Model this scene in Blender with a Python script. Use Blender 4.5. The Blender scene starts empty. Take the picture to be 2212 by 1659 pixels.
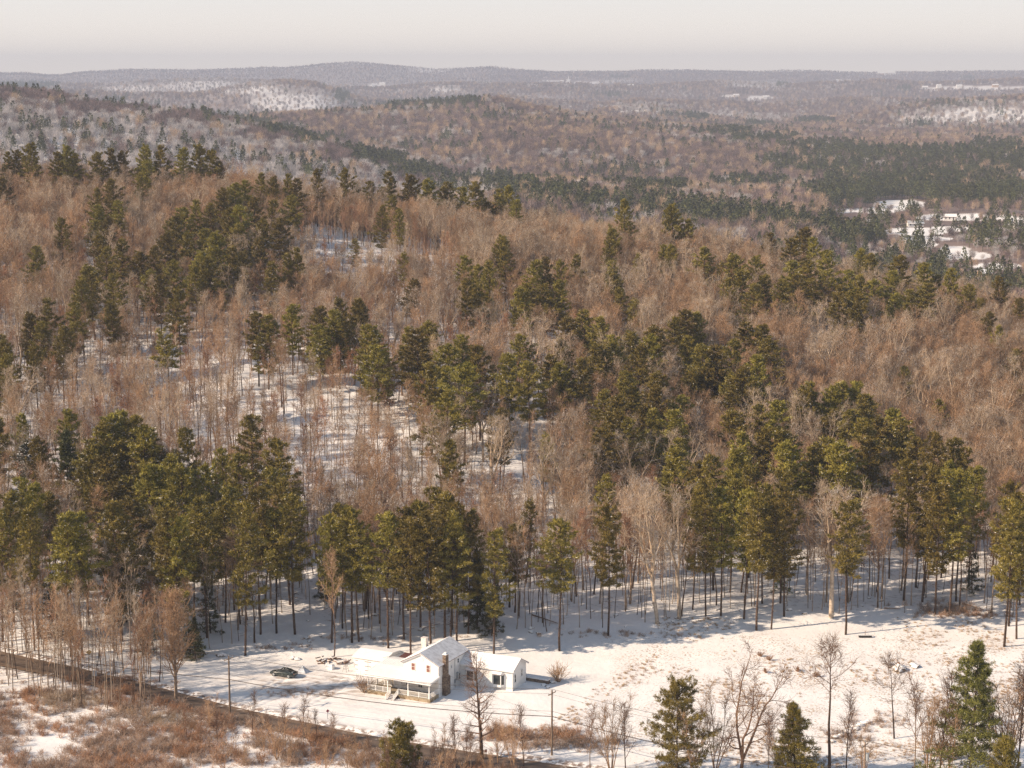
import bpy, math, random
import numpy as np
from mathutils import Vector, Matrix

# ------------------------------------------------------------------ camera, sky, sun, exposure
SC = bpy.context.scene
COL = SC.collection
CAM_H = 100.0
PITCH = math.radians(9.06)
FD = 4117.0                       # focal length in units of a 2212 px wide picture
cam_data = bpy.data.cameras.new('camera')
cam_data.sensor_width = 36.0
cam_data.lens = 36.0 * FD / 2212.0
cam_data.clip_start = 1.0
cam_data.clip_end = 60000.0
cam = bpy.data.objects.new('camera', cam_data)
COL.objects.link(cam)
cam.location = (0, 0, CAM_H)
cam.rotation_euler = (math.pi / 2 - PITCH, 0, 0)
SC.camera = cam

SUN_ELEV = math.radians(30.0)
SUN_VEC = Vector((-0.965, -0.26, 0)).normalized() * math.cos(SUN_ELEV) + Vector((0, 0, math.sin(SUN_ELEV)))
world = bpy.data.worlds.new('World')
SC.world = world
world.use_nodes = True
wn = world.node_tree
wn.nodes.clear()
w_out = wn.nodes.new('ShaderNodeOutputWorld')
w_bg = wn.nodes.new('ShaderNodeBackground')
w_sky = wn.nodes.new('ShaderNodeTexSky')
w_sky.sky_type = 'NISHITA'
w_sky.sun_disc = False
w_sky.sun_elevation = SUN_ELEV
w_sky.sun_rotation = math.atan2(SUN_VEC.x, SUN_VEC.y)
w_sky.air_density = 1.0
w_sky.dust_density = 2.0
w_sky.ozone_density = 1.0
w_hsv = wn.nodes.new('ShaderNodeHueSaturation')
w_hsv.inputs['Saturation'].default_value = 0.45
wn.links.new(w_sky.outputs[0], w_hsv.inputs['Color'])
# pale winter haze low in the sky
w_tc = wn.nodes.new('ShaderNodeTexCoord'); w_xyz = wn.nodes.new('ShaderNodeSeparateXYZ')
wn.links.new(w_tc.outputs['Generated'], w_xyz.inputs[0])
w_r = wn.nodes.new('ShaderNodeValToRGB')
w_e = w_r.color_ramp.elements
w_e[0].position = 0.0; w_e[0].color = (11.6, 9.9, 8.0, 1)
w_e[1].position = 1.0; w_e[1].color = (1.2, 1.8, 2.8, 1)
for _p, _c in ((0.045, (8.0, 7.75, 7.35, 1)), (0.12, (7.2, 7.3, 7.4, 1)), (0.22, (4.6, 5.1, 5.8, 1)), (0.5, (2.0, 2.7, 3.8, 1))):
    _e = w_e.new(_p); _e.color = _c
wn.links.new(w_xyz.outputs['Z'], w_r.inputs['Fac'])
w_mix = wn.nodes.new('ShaderNodeMix'); w_mix.data_type = 'RGBA'; w_mix.inputs[0].default_value = 0.85
wn.links.new(w_hsv.outputs[0], w_mix.inputs[6]); wn.links.new(w_r.outputs[0], w_mix.inputs[7])
wn.links.new(w_mix.outputs[2], w_bg.inputs['Color'])
w_bg.inputs['Strength'].default_value = 0.093
wn.links.new(w_bg.outputs[0], w_out.inputs['Surface'])

sun_data = bpy.data.lights.new('sun', 'SUN')
sun_data.energy = 4.9
sun_data.angle = math.radians(0.6)
sun_data.color = (1.0, 0.80, 0.60)
sun = bpy.data.objects.new('sun', sun_data)
COL.objects.link(sun)
sun.location = (-200, -100, 300)
sun.rotation_euler = SUN_VEC.to_track_quat('Z', 'Y').to_euler()

SC.view_settings.view_transform = 'Standard'
SC.view_settings.look = 'None'
SC.view_settings.exposure = 0.52
SC.view_settings.gamma = 1.0
SC.render.engine = 'CYCLES'
SC.cycles.max_bounces = 5
SC.cycles.diffuse_bounces = 2
SC.cycles.glossy_bounces = 2
SC.cycles.transmission_bounces = 2
SC.cycles.transparent_max_bounces = 4
SC.cycles.volume_bounces = 0
SC.cycles.use_denoising = True
SC.cycles.denoiser = 'OPENIMAGEDENOISE'
SC.cycles.denoising_input_passes = 'RGB_ALBEDO_NORMAL'
SC.cycles.denoising_prefilter = 'NONE'
SC.cycles.caustics_reflective = False
SC.cycles.caustics_refractive = False
SC.cycles.sample_clamp_indirect = 4.0

CP, SP = math.cos(PITCH), math.sin(PITCH)

# ------------------------------------------------------------------ helpers
def put(o, parent=None):
    COL.objects.link(o)
    if parent is not None:
        o.parent = parent
    return o

def tag(o, label=None, cat=None, group=None, kind=None):
    if label: o['label'] = label
    if cat: o['category'] = cat
    if group: o['group'] = group
    if kind: o['kind'] = kind
    return o

def empty(name, loc, rz=0.0):
    o = bpy.data.objects.new(name, None)
    o.empty_display_size = 0.3
    COL.objects.link(o)
    o.location = loc
    o.rotation_euler = (0, 0, rz)
    return o

class MB:
    """collects polygons and links them as one mesh"""
    def __init__(self):
        self.v = []; self.f = []; self.m = []
    def poly(self, pts, mat=0):
        n = len(self.v)
        self.v.extend([tuple(p) for p in pts])
        self.f.append(tuple(range(n, n + len(pts)))); self.m.append(mat)
    def hexa(self, p, mat=0, mats=None):
        """p: 8 corners, bottom 0-3 anticlockwise, top 4-7"""
        n = len(self.v)
        self.v.extend([tuple(q) for q in p])
        fs = [(3, 2, 1, 0), (4, 5, 6, 7), (0, 1, 5, 4), (1, 2, 6, 5), (2, 3, 7, 6), (3, 0, 4, 7)]
        for i, q in enumerate(fs):
            self.f.append(tuple(n + k for k in q)); self.m.append(mats[i] if mats else mat)
    def box(self, a, b, mat=0, mats=None):
        (x0, y0, z0), (x1, y1, z1) = a, b
        self.hexa([(x0, y0, z0), (x1, y0, z0), (x1, y1, z0), (x0, y1, z0),
                   (x0, y0, z1), (x1, y0, z1), (x1, y1, z1), (x0, y1, z1)], mat, mats)
    def bar(self, a, b, w, h=None, mat=0):
        a = Vector(a); b = Vector(b); h = h or w
        d = (b - a).normalized()
        s = d.cross(Vector((0, 0, 1)))
        if s.length < 1e-3: s = Vector((1, 0, 0))
        s.normalize(); u = s.cross(d).normalized()
        s *= w / 2; u *= h / 2
        self.hexa([a - s - u, a + s - u, b + s - u, b - s - u, a - s + u, a + s + u, b + s + u, b - s + u], mat)
    def tube(self, pts, radii, n=8, mat=0, cap=True):
        rings = []
        for i, p in enumerate(pts):
            p = Vector(p)
            d = Vector(pts[min(i + 1, len(pts) - 1)]) - Vector(pts[max(i - 1, 0)])
            d.normalize()
            s = d.cross(Vector((0, 0, 1)) if abs(d.z) < 0.95 else Vector((1, 0, 0))).normalized()
            t = d.cross(s).normalized()
            base = len(self.v)
            for k in range(n):
                a = 2 * math.pi * k / n
                self.v.append(tuple(p + (s * math.cos(a) + t * math.sin(a)) * radii[i]))
            rings.append(base)
        for a, b in zip(rings[:-1], rings[1:]):
            for k in range(n):
                self.f.append((a + k, b + k, b + (k + 1) % n, a + (k + 1) % n)); self.m.append(mat)
        if cap:
            self.f.append(tuple(rings[0] + k for k in range(n))); self.m.append(mat)
            self.f.append(tuple(rings[-1] + (n - 1 - k) for k in range(n))); self.m.append(mat)
    def mesh(self, name, mats, smooth=False):
        me = bpy.data.meshes.new(name)
        me.from_pydata(self.v, [], self.f)
        for m in (mats if isinstance(mats, (list, tuple)) else [mats]): me.materials.append(m)
        me.polygons.foreach_set('material_index', self.m)
        if smooth: me.polygons.foreach_set('use_smooth', [True] * len(self.f))
        me.update()
        return me
    def build(self, name, mats, parent=None, smooth=False, bevel=0.0):
        o = bpy.data.objects.new(name, self.mesh(name, mats, smooth))
        put(o, parent)
        if bevel:
            b = o.modifiers.new('edge', 'BEVEL'); b.width = bevel; b.segments = 2; b.limit_method = 'ANGLE'
        return o

def np_mesh(name, verts, faces, mats, fm=None, smooth=False):
    """verts (N,3), faces (M,k) with fixed k"""
    verts = np.asarray(verts, dtype=np.float32); faces = np.asarray(faces, dtype=np.int32)
    k = faces.shape[1]
    me = bpy.data.meshes.new(name)
    me.vertices.add(len(verts)); me.vertices.foreach_set('co', verts.ravel())
    me.loops.add(faces.size); me.loops.foreach_set('vertex_index', faces.ravel())
    me.polygons.add(len(faces))
    me.polygons.foreach_set('loop_start', np.arange(0, faces.size, k, dtype=np.int32))
    me.polygons.foreach_set('loop_total', np.full(len(faces), k, dtype=np.int32))
    for m in (mats if isinstance(mats, (list, tuple)) else [mats]): me.materials.append(m)
    if fm is not None: me.polygons.foreach_set('material_index', np.asarray(fm, dtype=np.int32))
    if smooth: me.polygons.foreach_set('use_smooth', np.ones(len(faces), dtype=bool))
    me.update(calc_edges=True)
    return me

# ------------------------------------------------------------------ materials
def material(name, rough=0.8, spec=0.3):
    m = bpy.data.materials.new(name); m.use_nodes = True
    nt = m.node_tree; b = nt.nodes['Principled BSDF']
    b.inputs['Roughness'].default_value = rough
    b.inputs['Specular IOR Level'].default_value = spec
    return m, nt, b

def N(nt, t, **kw):
    n = nt.nodes.new(t)
    for k, v in kw.items(): setattr(n, k, v)
    return n

def noise(nt, scale, detail=3.0, coord='Object', rough=0.55):
    tc = N(nt, 'ShaderNodeTexCoord'); n = N(nt, 'ShaderNodeTexNoise')
    n.inputs['Scale'].default_value = scale; n.inputs['Detail'].default_value = detail
    n.inputs['Roughness'].default_value = rough
    nt.links.new(tc.outputs[coord], n.inputs['Vector'])
    return n.outputs['Fac']

def ramp(nt, fac, stops):
    r = N(nt, 'ShaderNodeValToRGB')
    e = r.color_ramp.elements
    while len(e) < len(stops): e.new(0.5)
    for el, (p, c) in zip(e, stops):
        el.position = p; el.color = (*c, 1) if len(c) == 3 else c
    nt.links.new(fac, r.inputs['Fac'])
    return r.outputs['Color']

def mixc(nt, fac, a, b):
    m = N(nt, 'ShaderNodeMix', data_type='RGBA')
    for s, v in ((0, fac), (6, a), (7, b)):
        if isinstance(v, (int, float)): m.inputs[s].default_value = v
        elif isinstance(v, tuple): m.inputs[s].default_value = (*v, 1)
        else: nt.links.new(v, m.inputs[s])
    return m.outputs[2]

def maprange(nt, v, a, b, c=0.0, d=1.0):
    m = N(nt, 'ShaderNodeMapRange'); m.clamp = True
    nt.links.new(v, m.inputs['Value'])
    for i, x in zip((1, 2, 3, 4), (a, b, c, d)): m.inputs[i].default_value = x
    return m.outputs[0]

def math_n(nt, op, a, b=0.0):
    m = N(nt, 'ShaderNodeMath', operation=op)
    for i, v in enumerate((a, b)):
        if isinstance(v, (int, float)): m.inputs[i].default_value = v
        else: nt.links.new(v, m.inputs[i])
    return m.outputs[0]

def bump(nt, b, h, strength=0.3, dist=0.1):
    n = N(nt, 'ShaderNodeBump'); n.inputs['Strength'].default_value = strength; n.inputs['Distance'].default_value = dist
    nt.links.new(h, n.inputs['Height']); nt.links.new(n.outputs[0], b.inputs['Normal'])

def plain(name, col, rough=0.7, var=0.15, scale=3.0, spec=0.3, bmp=0.0, metal=0.0):
    m, nt, b = material(name, rough, spec)
    f = noise(nt, scale, 4)
    lo = tuple(c * (1 - var) for c in col); hi = tuple(min(1, c * (1 + var)) for c in col)
    nt.links.new(ramp(nt, f, [(0.3, lo), (0.7, hi)]), b.inputs['Base Color'])
    b.inputs['Metallic'].default_value = metal
    if bmp: bump(nt, b, f, bmp, 0.05)
    return m

def up_mask(nt, lo, hi, scale, nlo, nhi):
    """1 where the surface faces up and the noise lets snow lie"""
    g = N(nt, 'ShaderNodeNewGeometry'); s = N(nt, 'ShaderNodeSeparateXYZ')
    nt.links.new(g.outputs['Normal'], s.inputs[0])
    z = maprange(nt, s.outputs['Z'], lo, hi)
    n = maprange(nt, noise(nt, scale, 2), nlo, nhi)
    return math_n(nt, 'MULTIPLY', z, n)

def obj_rand(nt):
    return N(nt, 'ShaderNodeObjectInfo').outputs['Random']

SNOW = (0.88, 0.86, 0.84)
def bark(name, a, b_, snow=0.5, rough=0.9):
    m, nt, b = material(name, rough, 0.1)
    base = ramp(nt, noise(nt, 2.5, 3), [(0.3, a), (0.72, b_)])
    r = N(nt, 'ShaderNodeHueSaturation'); nt.links.new(base, r.inputs['Color'])
    nt.links.new(maprange(nt, obj_rand(nt), 0, 1, 0.7, 1.35), r.inputs['Value'])
    c = r.outputs[0]
    if snow > 0:
        c = mixc(nt, math_n(nt, 'MULTIPLY', up_mask(nt, 0.35, 0.8, 0.9, 0.62 - 0.3 * snow, 0.72 - 0.3 * snow), 0.9), c, SNOW)
    nt.links.new(c, b.inputs['Base Color'])
    return m

M = {}
M['bark_grey'] = bark('bark_grey', (0.13, 0.09, 0.062), (0.34, 0.25, 0.18), 0.35)
M['bark_dark'] = bark('bark_dark', (0.05, 0.032, 0.024), (0.13, 0.085, 0.06), 0.2)
M['twig'] = bark('twig_brown', (0.295, 0.178, 0.10), (0.50, 0.33, 0.205), 0.3)
M['twig_dark'] = bark('twig_dark_brown', (0.15, 0.088, 0.058), (0.27, 0.165, 0.11), 0.15)
M['far_mauve'] = bark('far_mauve_twigs', (0.17, 0.118, 0.108), (0.29, 0.21, 0.19), 0.5)
M['frost'] = bark('frosted_twigs', (0.34, 0.30, 0.29), (0.58, 0.55, 0.54), 1.3)
M['far_twig'] = bark('far_twig', (0.115, 0.082, 0.076), (0.20, 0.148, 0.138), 0.5)
M['twig_snow'] = bark('twig_snowy', (0.32, 0.215, 0.135), (0.50, 0.37, 0.25), 0.8)
M['twig_red'] = bark('twig_red', (0.27, 0.145, 0.088), (0.42, 0.24, 0.15), 0.12)
M['twig_pale'] = bark('twig_pale', (0.32, 0.235, 0.16), (0.50, 0.39, 0.28), 0.5)
M['bark_pale'] = bark('bark_pale', (0.28, 0.215, 0.16), (0.52, 0.43, 0.34), 0.5)

def needles(name, a, b_, snow=0.12):
    m, nt, b = material(name, 0.75, 0.2)
    f = noise(nt, 0.55, 3)
    base = ramp(nt, f, [(0.32, a), (0.68, b_)])
    r = N(nt, 'ShaderNodeHueSaturation'); nt.links.new(base, r.inputs['Color'])
    nt.links.new(maprange(nt, obj_rand(nt), 0, 1, 0.7, 1.3), r.inputs['Value'])
    nt.links.new(maprange(nt, obj_rand(nt), 0, 1, 0.485, 0.515), r.inputs['Hue'])
    c = r.outputs[0]
    if snow: c = mixc(nt, up_mask(nt, 0.45, 0.7, 2.2, 0.70 - 0.4 * snow, 0.76 - 0.4 * snow), c, SNOW)
    nt.links.new(c, b.inputs['Base Color'])
    return m
M['needle'] = needles('pine_needles', (0.14, 0.115, 0.018), (0.30, 0.232, 0.05), 0.26)
M['needle_dark'] = needles('hemlock_needles', (0.055, 0.06, 0.022), (0.12, 0.12, 0.04), 0.2)
M['needle_mid'] = needles('spruce_needles', (0.085, 0.082, 0.020), (0.19, 0.17, 0.045), 0.16)
M['needle_snow'] = needles('snowy_needles', (0.045, 0.055, 0.03), (0.10, 0.10, 0.05), 0.75)

# ------------------------------------------------------------------ terrain
def zrow(xd, yd, Y):
    b = (829.5 - yd) / FD; a = (xd - 1106.0) / FD
    t = Y / (CP + b * SP)
    return a * t, CAM_H + t * (-SP + b * CP)

def s_of(xd):                     # ratio X/Y for a picture column near mid height
    return (xd - 1106.0) / FD / CP

def rows(Y, lst):                 # crest given as ground rows of the picture
    return ('r', Y, lst)

KN = [
    ('z', -400, [(0, -6), (2212, -6)]),
    ('z', 150, [(0, -6), (2212, -6)]),
    ('z', 245, [(0, -2.5), (2212, -2.0)]),
    ('z', 270, [(0, -1.2), (700, -1.0), (1200, -0.8), (2212, -0.5)]),
    ('z', 295, [(0, -0.9), (500, -0.6), (800, -0.2), (1300, 0.2), (2212, 0.6)]),
    ('z', 316, [(0, -0.3), (500, 0.1), (800, 0.25), (1200, 0.4), (1700, 1.4), (2212, 1.6)]),
    ('z', 335, [(0, 1.6), (700, 2.0), (1400, 2.5), (2212, 2.8)]),
    ('z', 400, [(0, 11), (600, 11), (1100, 10), (1600, 8.5), (2212, 8)]),
    ('z', 470, [(0, 22), (600, 22), (1100, 21), (1600, 18), (2212, 13)]),
    ('z', 560, [(0, 37), (600, 35.5), (1100, 32.5), (1500, 31.5), (1850, 26.5), (2000, 25), (2150, 22), (2300, 18)]),
    ('z', 620, [(0, 47.5), (500, 47), (1100, 39.5), (1350, 38), (1500, 36), (1850, 24), (2212, 13)]),
    ('z', 680, [(-200, 56), (0, 54.5), (500, 53), (800, 46), (1100, 40.5), (1350, 34), (1500, 30), (1850, 15), (2212, 4)]),
    ('z', 760, [(0, 44), (600, 38), (1100, 29), (1500, 15), (2212, -6)]),
    ('z', 900, [(0, 20), (1100, 6), (1500, -10), (1800, -18), (2212, -20)]),
    ('z', 1100, [(0, -5), (1100, -12), (1700, -20), (2212, -22)]),
    ('z', 1350, [(0, -4), (900, -10), (1200, -8), (1500, -14), (1900, -22), (2212, -22)]),
    ('z', 1600, [(0, 22), (400, 12), (900, -8), (1200, 0), (1500, -8), (1900, -21), (2212, -20)]),
    rows(2100, [(-300, 190), (0, 213), (120, 222), (200, 243), (440, 268), (600, 303), (750, 338), (900, 380), (1000, 405), (1100, 412), (1400, 422), (1900, 418), (2212, 415)]),
    ('z', 2500, [(0, 30), (500, 5), (900, -5), (1100, 12), (1500, -4), (2000, -8), (2212, -4)]),
    rows(3300, [(0, 300), (400, 285), (560, 262), (620, 255), (700, 249), (800, 243), (870, 235), (980, 231), (1070, 231), (1150, 248), (1300, 272), (1400, 285), (1500, 293), (1700, 309), (1850, 324), (1950, 318), (2212, 314)]),
    ('z', 3900, [(0, -10), (1100, -5), (2212, -25)]),
    rows(4700, [(0, 255), (500, 262), (1000, 258), (1250, 262), (1330, 245), (1400, 242), (1480, 256), (1560, 262), (1680, 278), (1800, 266), (1900, 252), (2000, 238), (2100, 228), (2212, 216), (2400, 205)]),
    ('z', 5300, [(0, -20), (2212, -20)]),
    rows(6200, [(-200, 190), (0, 205), (150, 203), (300, 208), (420, 209), (500, 192), (560, 184), (620, 180), (680, 184), (740, 207), (800, 225), (900, 233), (1000, 224), (1100, 214), (1200, 226), (1300, 230), (1380, 221), (1500, 229), (1650, 235), (1800, 221), (2000, 224), (2212, 210)]),
    ('z', 7200, [(0, -25), (2212, -25)]),
    rows(8300, [(-200, 180), (0, 187), (200, 190), (300, 182), (400, 174), (480, 171), (560, 174), (660, 188), (800, 194), (950, 183), (1100, 187), (1230, 181), (1400, 190), (1550, 181), (1700, 190), (1900, 179), (2000, 186), (2212, 176)]),
    ('z', 10000, [(0, 25), (2212, 25)]),
    rows(12800, [(-300, 166), (0, 163), (60, 163), (100, 167), (130, 167), (170, 161), (280, 155), (420, 156), (500, 154), (620, 150), (700, 142), (760, 139), (800, 141), (870, 147), (950, 153), (1000, 152), (1060, 147), (1110, 152), (1200, 157), (1300, 157), (1500, 158), (1700, 158), (1900, 160), (2212, 158), (2500, 158)]),
    ('z', 13600, [(0, 60), (2212, 60)]),
]
KY = np.array([k[1] for k in KN], float)
_KS, _KZ = [], []
for kind, Y, lst in KN:
    if kind == 'z':
        _KS.append(np.array([s_of(x) for x, z in lst])); _KZ.append(np.array([z for x, z in lst], float))
    else:
        pr = [zrow(x, y, Y) for x, y in lst]
        _KS.append(np.array([p[0] / Y for p in pr])); _KZ.append(np.array([p[1] for p in pr]))

def _hash(ix, iy, seed):
    h = (ix.astype(np.int64) * 374761393 + iy.astype(np.int64) * 668265263 + seed * 1442695041) & 0x7fffffff
    h = ((h ^ (h >> 13)) * 1274126177) & 0x7fffffff
    return ((h ^ (h >> 16)) & 0xffff) / 65535.0

def vnoise(x, y, seed=0):
    ix = np.floor(x); iy = np.floor(y); fx = x - ix; fy = y - iy
    ix = ix.astype(np.int64); iy = iy.astype(np.int64)
    fx = fx * fx * (3 - 2 * fx); fy = fy * fy * (3 - 2 * fy)
    a = _hash(ix, iy, seed); b = _hash(ix + 1, iy, seed); c = _hash(ix, iy + 1, seed); d = _hash(ix + 1, iy + 1, seed)
    return (a * (1 - fx) + b * fx) * (1 - fy) + (c * (1 - fx) + d * fx) * fy

def fbm(x, y, seed=0, oct=4):
    t = np.zeros_like(x, dtype=float); a = 0.5
    for o in range(oct):
        t += a * vnoise(x * 2 ** o, y * 2 ** o, seed + o * 17); a *= 0.5
    return t / (1 - 0.5 ** oct)

def sstep(a, b, x):
    t = np.clip((x - a) / (b - a), 0, 1); return t * t * (3 - 2 * t)

def terrain(X, Y):
    X = np.asarray(X, float); Y = np.asarray(Y, float)
    shp = np.broadcast(X, Y).shape
    X = np.broadcast_to(X, shp).ravel(); Y = np.broadcast_to(Y, shp).ravel()
    s = X / np.maximum(Y, 60.0)
    K = len(KY)
    zk = np.stack([np.interp(s, _KS[i], _KZ[i]) for i in range(K)])
    h = np.diff(KY)[:, None]; dl = np.diff(zk, axis=0) / h
    sl = np.zeros_like(zk)
    d0, d1 = dl[:-1], dl[1:]
    same = d0 * d1 > 0
    w1 = 2 * h[1:] + h[:-1]; w2 = h[1:] + 2 * h[:-1]
    with np.errstate(divide='ignore', invalid='ignore'):
        hm = (w1 + w2) / (w1 / d0 + w2 / d1)
    sl[1:-1] = np.where(same, hm, 0.0)
    i = np.clip(np.searchsorted(KY, Y) - 1, 0, K - 2); n = np.arange(len(Y))
    H = KY[i + 1] - KY[i]; t = np.clip((Y - KY[i]) / H, 0, 1)
    z0, z1, m0, m1 = zk[i, n], zk[i + 1, n], sl[i, n] * H, sl[i + 1, n] * H
    t2, t3 = t * t, t * t * t
    z = (2 * t3 - 3 * t2 + 1) * z0 + (t3 - 2 * t2 + t) * m0 + (-2 * t3 + 3 * t2) * z1 + (t3 - t2) * m1
    # relief: small in the yard and field, stronger in the woods and on the far hills
    wood = sstep(328, 360, Y)
    z += (fbm(X / 9.0, Y / 9.0, 3, 3) - 0.5) * (0.25 + 1.0 * wood)
    z += (fbm(X / 45.0, Y / 45.0, 11, 3) - 0.5) * 5.0 * sstep(345, 420, Y)
    far = sstep(1500, 3500, Y)
    z += (fbm(X / 330.0, Y / 330.0, 23, 4) - 0.5) * 26.0 * far
    z += (fbm(X / 1100.0, Y / 1100.0, 29, 3) - 0.5) * 22.0 * sstep(4500, 8000, Y)
    return z.reshape(shp)

def tz(x, y): return float(terrain(np.array([x]), np.array([y]))[0])

def ray(xd, yd):
    a = (xd - 1106.0) / FD; b = (829.5 - yd) / FD
    return a, CP + b * SP, -SP + b * CP

_YS = np.concatenate([np.arange(200, 760, 0.5), np.arange(760, 14000, 8.0)])
def ground(xd, yd, lift=0.0, ymin=200.0):
    """first ground point seen at this place of the picture; with lift, the base of a thing of that height whose top is there"""
    a, dy, dz = ray(xd, yd)
    ys = _YS[_YS >= ymin]
    t = ys / dy
    x = a * t; zr = CAM_H + dz * t - lift
    z = terrain(x, ys)
    k = np.argmax(z >= zr)
    if z[k] < zr[k]: k = len(ys) - 1
    return float(x[k]), float(ys[k]), float(z[k])

def project(x, y, z):
    dz = z - CAM_H
    dep = y * CP - dz * SP
    return 1106.0 + FD * x / dep, 829.5 - FD * (y * SP + dz * CP) / dep

# --- where bare woods let the snow show and where fields lie, by the place of the ground in the picture
CLEARINGS = [(775, 590, 125, 60), (700, 540, 60, 40), (560, 880, 170, 80), (420, 800, 70, 60), (690, 1040, 100, 70), (930, 600, 60, 40),
             (800, 960, 110, 60), (180, 420, 60, 20), (350, 770, 60, 40), (640, 980, 110, 60)]
FIELDS = [(1945, 443, 60, 13), (2090, 470, 120, 8), (1870, 455, 90, 7), (1975, 500, 80, 10), (2050, 495, 70, 6), (2200, 478, 30, 12), (1860, 478, 50, 6),
          (2080, 552, 70, 10), (2150, 575, 60, 8), (2060, 540, 40, 10), (1985, 528, 45, 8), (2010, 515, 60, 5), (2120, 600, 50, 5),
          (820, 186, 32, 4), (1240, 179, 60, 4), (1190, 175, 30, 2), (1820, 177, 40, 3), (1640, 211, 40, 4), (1580, 208, 22, 4), (2130, 190, 120, 5), (2010, 192, 26, 4), (1915, 160, 22, 3), (1300, 186, 30, 3)]
SLOPES = [(440, 188, 110, 18), (290, 196, 90, 14), (640, 222, 110, 26), (560, 196, 60, 14), (1400, 240, 80, 12), (1560, 252, 60, 9), (1660, 262, 60, 10), (2130, 250, 130, 26), (2000, 262, 80, 16), (1640, 183, 80, 8),
          (930, 153, 50, 5), (1330, 176, 60, 4), (960, 195, 40, 8), (1180, 215, 60, 6)]

def blob(px, py, lst):
    r = np.full_like(px, -1.0)
    for cx, cy, rx, ry in lst:
        d = ((px - cx) / rx) ** 2 + ((py - cy) / ry) ** 2
        r = np.maximum(r, 1 - d)
    return r

ROADP = [(-260, 1385), (-120, 1410), (0, 1432), (150, 1459), (300, 1493), (450, 1531), (600, 1566), (750, 1598), (900, 1624), (1050, 1645), (1250, 1673), (1500, 1702), (1800, 1735), (2300, 1790)]
road_c = []
for xd, yd in ROADP:
    a, dy, dz = ray(xd, yd); t = (CAM_H + 0.8) / -dz
    road_c.append((a * t, dy * t))
road_c = np.array(road_c)
_seg = np.hypot(*np.diff(road_c, axis=0).T); _cum = np.concatenate([[0], np.cumsum(_seg)])
_ts = np.arange(0, _cum[-1], 0.8)
road_pts = np.stack([np.interp(_ts, _cum, road_c[:, 0]), np.interp(_ts, _cum, road_c[:, 1])], 1)
for _ in range(12): road_pts[1:-1] = (road_pts[:-2] + road_pts[2:] + 2 * road_pts[1:-1]) / 4

def road_dist(X, Y):
    X = np.asarray(X, float).ravel(); Y = np.asarray(Y, float).ravel()
    d = np.full(X.shape, 1e9)
    near = (Y > 225) & (Y < 345)
    idx = np.nonzero(near)[0]
    for c in range(0, len(idx), 20000):
        i = idx[c:c + 20000]
        dd = (X[i, None] - road_pts[None, ::3, 0]) ** 2 + (Y[i, None] - road_pts[None, ::3, 1]) ** 2
        d[i] = np.sqrt(dd.min(1))
    return d

TRACKS = [[(478, 1532), (520, 1512), (560, 1492), (592, 1476), (606, 1466)], [(510, 1540), (560, 1512), (620, 1490), (690, 1476), (735, 1462)], [(600, 1552), (650, 1522), (700, 1500), (735, 1480), (748, 1464)]]
def track_dist(X, Y):
    X = X.ravel(); Y = Y.ravel(); d = np.full(X.shape, 99.0)
    i = np.nonzero((Y > 280) & (Y < 335) & (X > -70) & (X < 5))[0]
    for T in TRACKS:
        w = []
        for xd, yd in T:
            a, dy, dz = ray(xd, yd); t = (CAM_H - 0.1) / -dz; w.append((a * t, dy * t))
        w = np.array(w); cum = np.concatenate([[0], np.cumsum(np.hypot(*np.diff(w, axis=0).T))]); ts = np.arange(0, cum[-1], .4)
        q = np.stack([np.interp(ts, cum, w[:, 0]), np.interp(ts, cum, w[:, 1])], 1)
        for _ in range(20): q[1:-1] = (q[:-2] + q[2:] + 2 * q[1:-1]) / 4
        for c in range(0, len(i), 20000):
            k = i[c:c + 20000]
            d[k] = np.minimum(d[k], np.sqrt(((X[k, None] - q[None, :, 0]) ** 2 + (Y[k, None] - q[None, :, 1]) ** 2).min(1)))
    return d

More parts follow.
